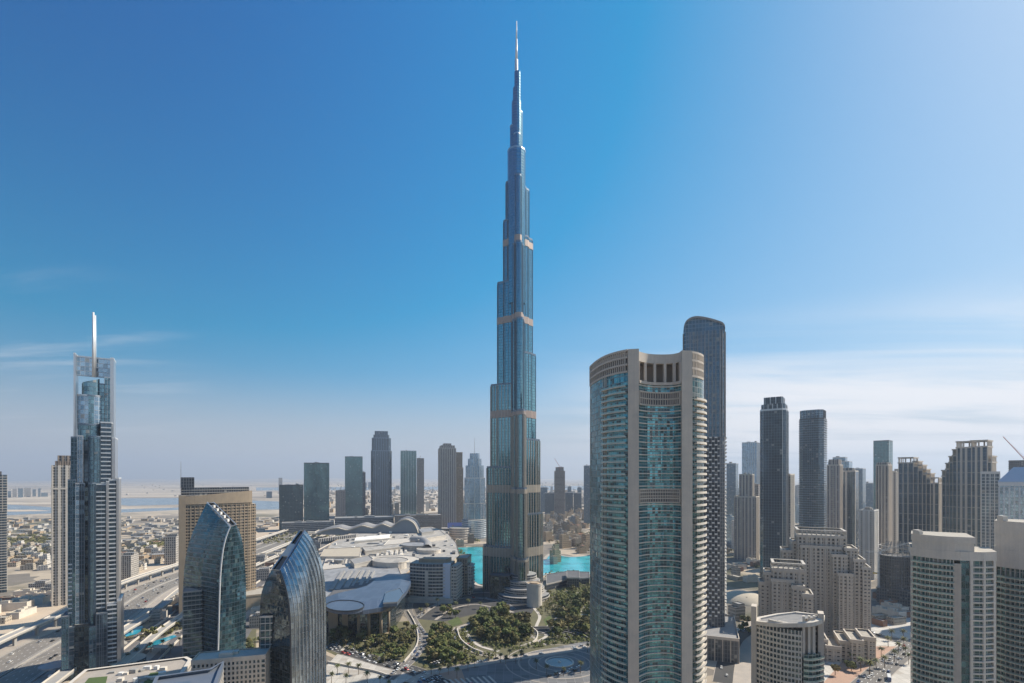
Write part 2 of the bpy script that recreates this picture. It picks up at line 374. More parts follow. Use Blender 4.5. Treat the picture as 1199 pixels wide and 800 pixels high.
facade('fac_steel', (0.13, 0.24, 0.29), (0.20, 0.28, 0.33), 2.4, 3.6, 0.08, 0.14, 0.75, 0.08, 0.008, 0.03, 0.02, (0.14, 0.20, 0.24), .35, .5)
facade('fac_charcoal', (0.055, 0.07, 0.09), (0.125, 0.13, 0.14), 2.6, 3.5, 0.22, 0.24, 0.45, 0.10, 0.012, 0.02, 0.08, (0.07, 0.07, 0.075), .5)
facade('fac_brown', (0.05, 0.05, 0.055), (0.37, 0.325, 0.285), 3.2, 3.5, 0.38, 0.3, 0.35, 0.12, 0.012, 0.02, 0.12, (0.26, 0.225, 0.20), .7)
facade('fac_beige', (0.045, 0.05, 0.055), (0.50, 0.445, 0.38), 3.2, 3.5, 0.42, 0.32, 0.3, 0.12, 0.012, 0.02, 0.14, (0.46, 0.41, 0.35), .8)
facade('fac_pale', (0.07, 0.08, 0.09), (0.44, 0.40, 0.355), 3.0, 3.4, 0.42, 0.35, 0.3, 0.12, 0.012, 0.02, 0.14, (0.40, 0.37, 0.33), .8)
facade('fac_pink', (0.06, 0.065, 0.075), (0.42, 0.355, 0.325), 3.0, 3.5, 0.40, 0.25, 0.35, 0.12, 0.012, 0.02, 0.12, (0.24, 0.21, 0.20), .8)
facade('fac_gold', (0.04, 0.036, 0.032), (0.33, 0.265, 0.19), 3.4, 3.6, 0.34, 0.3, 0.3, 0.2, 0.01, 0.02, 0.1, (0.28, 0.225, 0.16), .8)
facade('fac_house', (0.05, 0.05, 0.055), (0.44, 0.37, 0.28), 3.6, 3.3, 0.62, 0.5, 0.1, 0.2, 0.01, 0.02, 0.1, (0.44, 0.37, 0.28), .9)
facade('fac_house_sand', (0.05, 0.045, 0.04), (0.45, 0.325, 0.20), 3.4, 3.3, 0.6, 0.5, 0.1, 0.2, 0.01, 0.02, 0.1, (0.45, 0.325, 0.20), .9)
facade('fac_house_white', (0.06, 0.065, 0.07), (0.62, 0.57, 0.50), 4.0, 3.4, 0.62, 0.5, 0.1, 0.2, 0.01, 0.02, 0.1, (0.62, 0.57, 0.50), .9)
facade('fac_sail', (0.05, 0.115, 0.145), (0.085, 0.14, 0.16), 2.6, 3.8, 0.07, 0.14, 0.75, 0.05, 0.025, 0.06, 0.06, (0.07, 0.10, 0.12), .3, .4, (0.10, 0.14, 0.14), .6)
facade('fac_scale', (0.34, 0.39, 0.41), (0.42, 0.45, 0.47), 2.2, 4.2, 0.08, 0.10, 0.8, 0.20, 0.03, 0.05, 0.0, (0.30, 0.34, 0.37), .3, .7)
facade('fac_dark_glass', (0.045, 0.07, 0.08), (0.06, 0.075, 0.085), 3.0, 4.0, 0.07, 0.12, 0.7, 0.05, 0.02, 0.05, 0.05, (0.05, 0.06, 0.07), .3, .3, (0.12, .13, .13), .5)
facade('fac_aqua', (0.09, 0.27, 0.30), (0.26, 0.30, 0.29), 1.7, 3.55, 0.08, 0.13, 0.6, 0.06, 0.05, 0.02, 0.30, (0.16, 0.22, 0.22), .5, 0, (0.03, 0.04, 0.04), .5)
facade('fac_lagoon', (0.03, 0.085, 0.09), (0.30, 0.30, 0.27), 2.6, 3.4, 0.10, 0.12, 0.5, 0.06, 0.04, 0.02, 0.25, (0.22, 0.25, 0.23), .5, 0, (0.16, 0.19, 0.18), .7)

# seamed roofing and slab paving, laid out on the metre coordinates of the flat faces
facade('roof_panels', (0.37, 0.335, 0.285), (0.25, 0.23, 0.20), 8.0, 13.0, 0.05, 0.04, 0.0, 0.8, 0.0, 0.0, 0.16, (0.25, 0.23, 0.2), .8, 0, (0.27, 0.25, 0.22), .14)
facade('slate_panels', (0.27, 0.265, 0.26), (0.19, 0.185, 0.18), 6.0, 11.0, 0.05, 0.04, 0.0, 0.7, 0.0, 0.0, 0.14, (0.19, 0.185, 0.18), .8, 0, (0.20, 0.20, 0.20), .14)
facade('blue_panels', (0.095, 0.12, 0.165), (0.17, 0.20, 0.25), 9.0, 9.0, 0.03, 0.03, 0.25, 0.4, 0.01, 0.0, 0.1, (0.17, 0.20, 0.25), .5, 0, (0.08, 0.10, 0.14), .12)
facade('slab_paving', (0.15, 0.146, 0.142), (0.21, 0.20, 0.19), 7.0, 7.0, 0.07, 0.07, 0.0, 0.85, 0.0, 0.0, 0.2, (0.21, 0.20, 0.19), .85, 0, (0.11, 0.108, 0.105), .2)
facade('pale_paving', (0.47, 0.43, 0.37), (0.36, 0.325, 0.28), 6.0, 9.0, 0.07, 0.05, 0.0, 0.85, 0.0, 0.0, 0.2, (0.36, 0.325, 0.28), .85, 0, (0.36, 0.31, 0.25), .16)
# ------------------------------------------------------------------ ground, water, hills
def ground_mat():
    t = NT('ground'); p = t.pos(); sx = t.N.new('ShaderNodeSeparateXYZ'); t.L.new(p, sx.inputs[0])
    vo = t.N.new('ShaderNodeTexVoronoi'); vo.inputs['Scale'].default_value = 0.022; t.L.new(p, vo.inputs['Vector'])
    vr = t.N.new('ShaderNodeSeparateColor'); t.L.new(vo.outputs['Color'], vr.inputs[0])
    n1 = t.noise(p, 0.004, 6)[0]; n2 = t.noise(p, 0.05, 5)[0]; n3 = t.noise(p, 0.0009, 4)[0]
    city = t.mix(t.step(vr.outputs[0], 0.2, 0.8), (0.20, 0.175, 0.145), (0.44, 0.36, 0.265))
    city = t.mix(t.math('MULTIPLY', t.step(n1, 0.52, 0.62), 0.75), city, (0.085, 0.088, 0.05))
    st = t.N.new('ShaderNodeMapping'); st.inputs[3].default_value = (0.0006, 0.0035, 1); t.L.new(p, st.inputs[0])
    n4 = t.noise(st.outputs[0], 1.0, 5)[0]
    des = t.mix(t.step(n4, 0.40, 0.62), (0.56, 0.47, 0.36), (0.30, 0.25, 0.20))
    des = t.mix(t.math('MULTIPLY', t.step(n3, 0.5, 0.6), 0.5), des, (0.17, 0.15, 0.12))
    far = t.step(sx.outputs[1], 1900, 2500)
    lft = t.step(sx.outputs[0], 300, -300)
    c = t.mix(t.math('MULTIPLY', far, t.math('ADD', 0.25, t.math('MULTIPLY', lft, .75))), city, des)
    t.put(t.b.inputs['Base Color'], t.vmath('SCALE', c, sc=t.math('ADD', 0.75, t.math('MULTIPLY', n2, 0.5))))
    t.b.inputs['Roughness'].default_value = 0.95; t.b.inputs['Specular IOR Level'].default_value = 0.1
ground_mat()
GX, GY0, GY1 = 17000, -4000, 21000
mb = MB()
for i in range(10):
    for j in range(8):
        x0, x1 = -GX + 2 * GX * i / 10, -GX + 2 * GX * (i + 1) / 10; y0, y1 = GY0 + (GY1 - GY0) * j / 8, GY0 + (GY1 - GY0) * (j + 1) / 8
        mb.face([(x0, y0, 0), (x1, y0, 0), (x1, y1, 0), (x0, y1, 0)])
struct(mb, 'ground', 'ground')
def sheet(name, poly, z, mat, px=True):
    P = [G(*q) for q in poly] if px else poly
    m_ = MB(); m_.face([(x, y, z) for x, y in ccw(P)]); return struct(m_, name, mat)
def ribbon(name, line, w, z, mat, sm=5, px=True, kerb=False):
    P = smooth([G(*q) if px else q for q in line], sm); a, b = offs(P, w / 2, False), offs(P, -w / 2, False); m_ = MB()
    for i in range(len(P) - 1): m_.face([(*a[i], z), (*a[i + 1], z), (*b[i + 1], z), (*b[i], z)])
    o = struct(m_, name, mat)
    if kerb:
        k = MB()
        for s_ in (w / 2, -w / 2):
            i0, o0 = offs(P, s_, False), offs(P, s_ + (0.5 if s_ > 0 else -0.5), False)
            for i in range(len(P) - 1):
                q = [(*o0[i], z + .14), (*o0[i + 1], z + .14), (*i0[i + 1], z + .14), (*i0[i], z + .14)]; k.face(q if s_ > 0 else q[::-1])
                for e in (i0, o0):
                    k.face([(*e[i], z - .05), (*e[i + 1], z - .05), (*e[i + 1], z + .14), (*e[i], z + .14)])
        struct(k, 'kerb', 'paving')
    return o, P
# creek and lagoons out in the desert, the lake round the tower
sheet('creek_water', [(-260, 590), (10, 591), (60, 594), (64, 601), (10, 603.5), (-260, 604)], 0.3, 'water_creek')
sheet('creek_water', [(100, 586.2), (140, 583.6), (215, 583.2), (345, 588), (345, 596.5), (300, 597), (262, 592), (210, 591), (150, 592.4)], 0.3, 'water_creek')
sheet('creek_water', [(90, 599), (140, 596.5), (214, 594.2), (214, 597), (140, 600.5)], 0.25, 'water_creek')
sheet('creek_water', [(300, 571), (520, 570), (900, 568), (900, 572.5), (640, 574), (520, 573.5), (300, 574.5)], 0.35, 'water_creek')
sheet('sandbank', [(-200, 596.8), (40, 597), (60, 598.4), (20, 599.2), (-200, 599)], 0.4, 'sand')
sheet('lake_water', [(524, 642), (560, 640.5), (600, 645), (633, 660), (637, 655), (645, 648), (668, 652), (700, 650), (740, 652), (740, 678), (693, 679), (668, 672), (640, 673), (600, 684), (560, 684), (546, 672), (540, 656)], 0.3, 'water_turquoise')
ribbon('promenade', [(524, 641), (545, 657), (549, 674), (562, 686), (600, 686)], 6, .4, 'paving_white')
ribbon('promenade', [(636, 672.5), (668, 671), (693, 678), (740, 677)], 6, .4, 'paving_white')
ribbon('promenade', [(637, 655.5), (646, 648.5), (668, 652.2), (700, 650.2), (740, 652)], 7, .4, 'paving')
# far low hills of dust on the horizon
mb = MB()
for i in range(60):
    x = -17000 + i * 580; hh = 25 + 60 * random.random()
    P = [(x + 900 * math.cos(k * .628), 20300 + 350 * math.sin(k * .628)) for k in range(10)]
    mb.loft([[(*q, -2) for q in P], [(x + (q[0] - x) * .6, 20300 + (q[1] - 20300) * .6, hh * .7) for q in P], [(x + (q[0] - x) * .2, 20300 + (q[1] - 20300) * .2, hh) for q in P]], 0, True, 0, True)
struct(mb, 'hills', 'sand')
# ------------------------------------------------------------------ roads
HWY = [(-330, 120), (-405, 300), (-464, 464), (-489, 555), (-545, 711), (-567, 873), (-590, 1100), (-640, 1500), (-760, 2100)]
def shifted(line, d): return offs(smooth(line, 5), d, False)          # d metres to the right of the line
def road_strip(name, d, w, z, mat, line=HWY):
    P = shifted(line, d); a, b = offs(P, w / 2, False), offs(P, -w / 2, False); m_ = MB()
    for i in range(len(P) - 1): m_.face([(*b[i], z), (*a[i], z), (*a[i + 1], z), (*b[i + 1], z)][::-1])
    return struct(m_, name, mat)
def fix_up():                                                      # sheets must look up
    for o in COL.objects:
        if o.type == 'MESH' and o.get('kind') == 'structure' and o.name.split('.')[0] in ('road', 'path', 'road_marking', 'sandy_lot', 'verge', 'lawn'):
            me = o.data
            if sum(p.normal.z for p in me.polygons) < 0: me.flip_normals()
road_strip('sandy_lot', -70, 120, 0.05, 'sand')
road_strip('verge', 35, 110, 0.06, 'paving'); road_strip('verge', 150, 110, 0.05, 'paving_dark'); road_strip('road', 112, 9, 0.14, 'asphalt_pale'); road_strip('road', 131, 8, 0.14, 'paving'); road_strip('road', 158, 10, 0.14, 'asphalt_pale'); road_strip('road', 186, 7, 0.14, 'paving')
road_strip('road', 20, 25, 0.16, 'asphalt_tan'); road_strip('road', 49, 25, 0.16, 'asphalt_tan'); road_strip('road', 80, 12, 0.16, 'asphalt'); road_strip('road', -24, 12, 0.16, 'asphalt_pale')
for d in (8.4, 31.6, 37.4, 60.6): road_strip('road_marking', d, 0.2, 0.22, 'road_paint')
def low_wall(d, name, h, w, label, mat='concrete', z=0.0):
    P = shifted(HWY, d); m_ = MB(); q = offs(P, w, False)
    m_.prism(P + q[::-1], z, z + h); return solo(m_, name, mat, label, 'wall', (*P[8], 0))
low_wall(34.5, 'median_barrier', 1.0, 0.8, 'long pale concrete barrier along the middle of the main highway')
low_wall(64, 'road_barrier', 1.0, 0.7, 'pale concrete barrier between the highway and its service road')
def viaduct(d, w, z, label, name='viaduct', y0=120, n_p=46):
    P = [q for q in shifted(HWY, d) if q[1] > y0]
    t = thing(name, label, 'viaduct', (*P[3], 0)); a, b = offs(P, w / 2, False), offs(P, -w / 2, False)
    m_ = MB().prism(a + b[::-1], z - 1.6, z, 0, 0, True, True); m_.build('deck', 'concrete', t)
    for e, s_ in ((a, -0.4), (b, 0.4)):
        q = offs(e, s_, False); MB().prism(e + q[::-1], z + 0.003, z + 1.3).build('parapet', 'stone_pale', t)
    d_ = cum(P, False); L_ = d_[-1]; k = 0; x = 12.0
    while x < L_ - 10 and k < n_p:
        i = max(j for j in range(len(d_)) if d_[j] <= x); i = min(i, len(P) - 2)
        f_ = (x - d_[i]) / max(1e-6, d_[i + 1] - d_[i]); c = (P[i][0] + (P[i + 1][0] - P[i][0]) * f_, P[i][1] + (P[i + 1][1] - P[i][1]) * f_)
        MB().box(c[0], c[1], 2.0, 2.6, 0, z - 1.603).build('pillar', 'concrete', t); x += 32; k += 1
    return t
viaduct(0, 9.5, 11.5, 'elevated metro track on pale concrete pillars beside the highway')
viaduct(88, 10, 7.5, 'low flyover ramp on pillars on the tower side of the highway', 'flyover_ramp', 300)
viaduct(122, 8, 6.0, 'narrow elevated service ramp farthest from the highway', 'service_ramp', 380)
low_wall(103, 'boundary_wall', 2.2, .6, 'long low pale wall beyond the flyover ramp', 'stone_pale')
low_wall(143, 'boundary_wall', 2.4, .6, 'long low pale wall beside the narrow service ramp', 'stone_pale')
low_wall(171, 'boundary_wall', 2.6, .6, 'long low pale wall at the tower side edge of the road corridor', 'stone_pale')
low_wall(-14, 'boundary_wall', 2.6, .6, 'long pale wall between sandy lots and metro track', 'stone_pale')
# avenue at the right with its pavements
B1 = [(1120, 770), (1075, 762), (1030, 752), (985, 745)]
ribbon('road', [(1010, 805), (1050, 770), (1080, 750), (1100, 742)], 17, 0.10, 'asphalt_pale', kerb=True)
ribbon('road', [(940, 700), (1000, 735), (1062, 752), (1110, 760)], 12, 0.14, 'asphalt_pale', kerb=True)
sheet('pavement', [(960, 745), (1010, 728), (1070, 722), (1110, 745), (1100, 800), (1010, 830), (955, 800)], 0.04, 'pale_paving')
sheet('pavement', [(962, 802), (985, 776), (1020, 757), (1050, 757), (1042, 772), (1008, 806)], 0.07, 'paving_pink')
ribbon('road', [(860, 690), (900, 700), (985, 705), (1075, 715), (1200, 725)], 16, 0.12, 'asphalt_pale')
ribbon('road', [(846, 800), (852, 770), (866, 745), (905, 728)], 14, 0.11, 'asphalt', kerb=True)
sheet('pavement', [(836, 830), (846, 745), (875, 725), (900, 740), (890, 790), (880, 830)], 0.05, 'paving')
# gardens, plaza and drives in the middle
sheet('garden_soil', [(366, 755), (380, 735), (470, 728), (520, 722), (590, 712), (640, 690), (700, 672), (760, 680), (760, 760), (700, 752), (600, 770), (520, 786), (440, 790)], 0.04, 'soil')
sheet('plaza', [(470, 800), (520, 783), (600, 768), (700, 748), (790, 740), (790, 830), (500, 850)], 0.05, 'slab_paving')
sheet('plaza', [(482, 706), (520, 690), (575, 682), (640, 690), (620, 722), (560, 718), (520, 728), (490, 725)], 0.05, 'asphalt')  # forecourt darkened by colour, standing in for the tower's cast shade
ribbon('road', [(488, 724), (512, 708), (548, 700), (585, 704), (602, 714)], 6, 0.11, 'slab_paving', kerb=True)
ribbon('path', [(496, 718), (525, 702), (560, 694), (590, 696)], 3, 0.12, 'paving', kerb=True)
ribbon('path', [(510, 726), (530, 713), (556, 708), (580, 712)], 2.4, 0.13, 'paving', kerb=True)
sheet('pavement', [(330, 830), (384, 778), (395, 766), (450, 777), (500, 789), (478, 812), (430, 850)], 0.05, 'pale_paving')
sheet('pink_paving', [(488, 796), (505, 786), (540, 783), (546, 800), (520, 822), (486, 822)], 0.10, 'paving_pink')
ribbon('road', [(330, 748), (378, 754), (410, 764), (446, 775), (485, 786), (520, 802)], 15, 0.12, 'asphalt', kerb=True)
ribbon('road', [(480, 800), (505, 788), (545, 780), (600, 771), (650, 764), (700, 755), (760, 745)], 10, 0.13, 'paving', kerb=True)
ribbon('road', [(455, 796), (478, 776), (492, 758), (494, 744), (486, 730), (478, 716), (480, 704)], 9, 0.14, 'asphalt_pale', kerb=True)
ribbon('road', [(500, 745), (520, 738), (540, 735), (560, 727), (580, 720), (600, 716)], 9, 0.15, 'paving', kerb=True)
ribbon('road', [(530, 735), (533, 746), (545, 756), (563, 765), (590, 770)], 9, 0.16, 'paving', kerb=True)
ribbon('road', [(545, 738), (550, 748), (563, 757), (584, 763)], 3.5, 0.17, 'paving_white', kerb=True)
ribbon('path', [(625, 712), (632, 722), (628, 736), (640, 744), (628, 752)], 3.5, 0.14, 'paving_white')
ribbon('path', [(640, 700), (660, 697), (690, 692), (720, 690)], 4, 0.14, 'paving_white')
ribbon('path', [(600, 735), (618, 742), (632, 752), (640, 755)], 3, 0.15, 'paving')
ribbon('path', [(655, 704), (665, 714), (680, 716), (700, 710)], 3, 0.15, 'paving_white')
ribbon('path', [(400, 762), (412, 752), (430, 750), (445, 744)], 3, 0.15, 'paving_white')
ribbon('road', [(150, 752), (205, 742), (300, 735), (350, 740)], 10, 0.12, 'asphalt', kerb=True)
ribbon('road', [(-20, 800), (40, 776), (75, 765), (130, 752), (205, 742)], 11, 0.13, 'asphalt', kerb=True)
sheet('garden_soil', [(140, 740), (215, 728), (300, 725), (300, 770), (200, 775), (120, 780)], 0.03, 'soil')
# ring steps and stripes of the sunken plaza in front of the tower
c = G(655, 776)
for k, (r, w, m_) in enumerate(((12, 3, 'paving_white'), (19, 1.2, 'paving'), (27, 1.2, 'paving'), (36, 1.6, 'paving'), (47, 1.2, 'paving'))):
    q = MB(); O = arc(c, r, 0, 360, 48)[:-1]; I = arc(c, r - w, 0, 360, 48)[:-1]
    for i in range(48): q.face([(*I[i], .12 + .01 * k), (*O[i], .12 + .01 * k), (*O[(i + 1) % 48], .12 + .01 * k), (*I[(i + 1) % 48], .12 + .01 * k)])
    struct(q, 'paving_ring', m_)
def dashes(line, off, z, px=True, w=.18, on=3.0, gap=6.0):
    P = smooth([G(*q) if px else q for q in line], 8); P = offs(P, off, False); d = cum(P, False); s_ = 2.0; m_ = MB()
    def at(s):
        i = max(j for j in range(len(d) - 1) if d[j] <= s); f_ = (s - d[i]) / max(1e-6, d[i + 1] - d[i]); return (P[i][0] + (P[i + 1][0] - P[i][0]) * f_, P[i][1] + (P[i + 1][1] - P[i][1]) * f_)
    while s_ + on < d[-1]:
        a, b = at(s_), at(s_ + on); l = math.hypot(b[0] - a[0], b[1] - a[1]) or 1; nx, ny = (b[1] - a[1]) / l * w, -(b[0] - a[0]) / l * w
        m_.face([(a[0] - nx, a[1] - ny, z), (a[0] + nx, a[1] + ny, z), (b[0] + nx, b[1] + ny, z), (b[0] - nx, b[1] - ny, z)][::1]); s_ += on + gap
    struct(m_, 'road_marking', 'road_paint')
AV = [(330, 748), (378, 754), (410, 764), (446, 775), (485, 786), (520, 802)]
PS = [(1010, 805), (1050, 770), (1080, 750), (1100, 742)]
for o_ in (-3.7, 0, 3.7): dashes(AV, o_, .17); dashes(PS, o_, .15)
dashes([(480, 800), (505, 788), (545, 780), (600, 771), (650, 764), (700, 755), (760, 745)], 0, .18)
dashes([(455, 796), (478, 776), (492, 758), (494, 744), (486, 730), (478, 716), (480, 704)], 0, .19)
for d_ in (14, 20, 26, 43, 49, 55): dashes([q for q in HWY if 250 < q[1] < 1200], d_, .22, False, .15)
# more of the garden: winding paths, dry lawns
for k, (L_, w) in enumerate((([(648, 742), (658, 728), (668, 722), (684, 720), (700, 724)], 2.4), ([(642, 706), (652, 714), (650, 726), (640, 734)], 2.2), ([(672, 700), (678, 708), (690, 712), (706, 706)], 2.2), ([(392, 760), (400, 748), (418, 744)], 2.2), ([(432, 762), (440, 752), (456, 746), (466, 738)], 2.4), ([(505, 770), (512, 755), (524, 748)], 2), ([(566, 752), (580, 738), (598, 730), (614, 734)], 2))): ribbon('path', L_, w, .18 + .004 * k, 'paving' if k % 2 else 'paving_white')
for k, L_ in enumerate(([(648, 698), (668, 693), (680, 696), (664, 703)], [(684, 716), (700, 712), (706, 718), (690, 722)], [(428, 768), (440, 760), (452, 764), (444, 772)], [(524, 728), (536, 722), (542, 730), (530, 734)], [(636, 726), (644, 720), (648, 728), (640, 734)], [(505, 740), (514, 736), (518, 746), (508, 752)], [(404, 758), (416, 752), (424, 758), (412, 763)])): sheet('lawn', L_, .08 + .004 * k, 'lawn')
# stair terraces sunk between grove and plaza
c = G(642, 752)
for k in range(6):
    r = 22 + k * 5; P = arc(c, r, 15, 165, 30); m_ = MB(); m_.prism(P + offs(P, -1.6, False)[::-1], 0, .35 + .28 * k, 0, 0); struct(m_, 'terrace_step', 'paving_dark' if k % 2 else 'slab_paving')
# striped stair ramp at the lower middle
for k in range(9):
    a, b = G(520 + k * 6.5, 797 - k * .6), G(548 + k * 6.2, 822 - k * .6); l = math.hypot(b[0] - a[0], b[1] - a[1]); nx, ny = (b[1] - a[1]) / l * .8, -(b[0] - a[0]) / l * .8
    m_ = MB(); m_.prism([(a[0] - nx, a[1] - ny), (a[0] + nx, a[1] + ny), (b[0] + nx, b[1] + ny), (b[0] - nx, b[1] - ny)], 0, .5); struct(m_, 'stair_stripe', 'paving_white')
fix_up()
# ------------------------------------------------------------------ the very tall stepped tower
def spire_tower():
    D0 = 716.0; cx, cy = (604.8 - CX) / F * D0, D0
    t = thing('spire_tower', 'by far the tallest tower, blue stepped glass tapering to a silver spire', 'skyscraper', (cx, cy, 0))
    Zy = lambda y, d=D0: Zt(y, d)
    def foot(ang, r, hw=9.0):
        a = math.radians(ang); ux, uy = math.cos(a), math.sin(a); vx, vy = -uy, ux
        loc = []
        s1 = r - min(12.0, r * .45)
        h2 = hw * 0.62
        side = [(0, hw), (s1 - 3, hw), (s1 - 1, hw - .5), (s1, hw - 1.6)] + [(s1 + .01, h2 + .6), (s1 + 1.2, h2)]
        tip = [(r - h2 + h2 * math.cos(q), h2 * math.sin(q)) for q in [math.pi / 2 - k * math.pi / 8 for k in range(1, 8)]]
        L_ = [(x, y) for x, y in side] + tip + [(x, -y) for x, y in side[::-1]]
        return ccw([(cx + x * ux + y * vx, cy + x * uy + y * vy) for x, y in L_])
    wings = {160: [(50, Zy(640)), (44.5, Zy(547)), (38.5, Zy(450)), (28.5, Zy(330)), (19.5, Zy(258)), (15.8, Zy(213))],
             40: [(48, Zy(600, 750)), (42.5, Zy(516, 745)), (34.5, Zy(417, 738)), (28.5, Zy(283, 734)), (22.0, Zy(225, 730)), (14.5, Zy(190, 726))],
             -80: [(48, Zy(655, 670)), (43, Zy(572, 675)), (38, Zy(480, 680)), (29, Zy(372, 688)), (21.5, Zy(282, 695)), (16, Zy(205, 702))]}
    bands = [(Zy(657, 680), Zy(646, 680)), (Zy(577), Zy(568)), (Zy(489), Zy(480.5)), (Zy(379), Zy(371)), (Zy(288), Zy(280.5))]
    for ang, tiers in wings.items():
        m_ = MB(); z = 0.0
        for i, (r, zt) in enumerate(tiers):
            f_ = foot(ang, r, 9.6 - .45 * i); m_.prism(f_, z, zt, 0, 1)
            m_.band(f_, zt - 1.2, zt + 1.4, 0.18, 2)                # terrace parapet
            m_.piers(f_, 4.4 if zt < 330 else 5.2, 0.8 if zt < 330 else .3, 0.9 if zt < 330 else .5, z, zt - 1.3, 3 if zt < 330 else 2)  # reflected streaks of the lower part put into fin colour and width
            z = zt
        m_.build('wing', ['fac_spire_tower', 'roof_grey', 'steel_blue', 'fin_reflect_tint'], t)
        for k, (b0, b1) in enumerate(bands):
            r = next((r for r, zt in tiers if zt > b0 + 1), None)
            if r is None: continue
            i = [q for q, (rr, zt) in enumerate(tiers) if rr == r][0]; top = min(b1, tiers[i][1] - 1.3)
            MB().band(foot(ang, r, 9.6 - .45 * i), b0, top, 0.75, 0).build('mechanical_band', 'beige_louvre' if k < 2 else 'copper_louvre', t)
    c = MB(); hexa = lambda r, o=0: [(cx + r * math.cos(math.radians(q * 30 + o)), cy + r * math.sin(math.radians(q * 30 + o))) for q in range(12)]
    c.prism(hexa(12.6), 400, Zy(178), 0, 1); c.band(hexa(12.6), Zy(178) - 1, Zy(178) + 1.2, 0.2, 2)
    for ang, r, y in ((160, 9.2, 148), (40, 9.4, 131), (280, 8.6, 160)):
        a = math.radians(ang); q = [(cx + 4.2 * math.cos(a) + (r - 2.6) * math.cos(k * math.pi / 6) * .8, cy + 4.2 * math.sin(a) + (r - 2.6) * math.sin(k * math.pi / 6) * .8) for k in range(12)]
        c.prism(q, Zy(178) + .01, Zy(y), 0, 1); c.band(q, Zy(y) - .8, Zy(y) + .8, 0.15, 2)
    c.prism(hexa(6.8, 7), Zy(178) + .02, Zy(120), 0, 1); c.prism(hexa(5.2, 11), Zy(120), Zy(104), 0, 1)
    c.prism([(x + 1.4, y) for x, y in hexa(4.4, 3)], Zy(120), Zy(85), 0, 1)
    c.build('core', ['fac_spire_tower', 'roof_grey', 'metal_silver'], t)
    s_ = MB(); s_.tube((cx - .2, cy, Zy(104)), (cx - .2, cy, Zy(70)), 2.5, 2.2, 12); s_.tube((cx, cy, Zy(70)), (cx, cy, Zy(46)), 1.7, 1.3, 10); s_.tube((cx, cy, Zy(46)), (cx, cy, Zy(25)), 1.0, 0.6, 8)
    s_.build('spire', 'metal_white', t)
    # podium: curved terraces at the near foot, pale drum at the right, dark glass hall at the left
    fx, fy = cx + 46 * math.cos(math.radians(-80)), cy + 46 * math.sin(math.radians(-80))
    p = MB()
    for i, (r, z0, z1) in enumerate(((34, 0, 7), (27, 7, 15), (21.5, 15, 23), (17.5, 23, 30))):
        q = arc((fx + 1, fy + 6 - i * -4), r, 0, 360, 40)[:-1]; p.prism(q, z0, z1, 0, 1); p.bands(q, z0 + .4, z1, 2.9, 1.2, 0.6, 2)
    p.build('podium_terraces', ['fac_charcoal', 'roof_grey', 'stone_grey'], t)
    d_ = MB(); dc = G(629, 712); q = arc((dc[0] - 3, dc[1] + 9), 9.5, 0, 360, 40)[:-1]; d_.prism(q, 0, 28, 0, 1); d_.band(q, 26.5, 29, 0.3, 0); d_.prism(arc((dc[0] - 3, dc[1] + 9), 5, 0, 360, 24)[:-1], 28.004, 29.5, 1, 1)
    d_.build('entrance_drum', ['stone_pale', 'stone_sand'], t)
    g = Fr(586, 672, 8); q = MB(); P = g.rect(-14, 12, 0, 22); q.prism(P, 0, 29, 0, 1); q.band(P, 28, 30, .4, 2); q.piers(P, 6, .5, .5, 0, 28, 2)
    q.build('glass_hall', ['fac_dark_glass', 'roof_dark', 'metal_dark'], t)
    r_ = MB()
    P = [G(640, 692), G(664, 686), G(690, 684), G(690, 677), G(664, 676), G(640, 680)]; r_.prism(P, 0, 9, 0, 1); r_.band(ccw(P), 8, 10, .5, 2)
    P = [G(664, 690), G(678, 690), G(678, 681), G(664, 681)]; r_.prism(P, 0, 16, 0, 1); r_.band(ccw(P), 15, 16.8, .4, 2)
    r_.build('lakeside_annex', ['fac_charcoal', 'roof_dark', 'stone_grey'], t)
spire_tower()
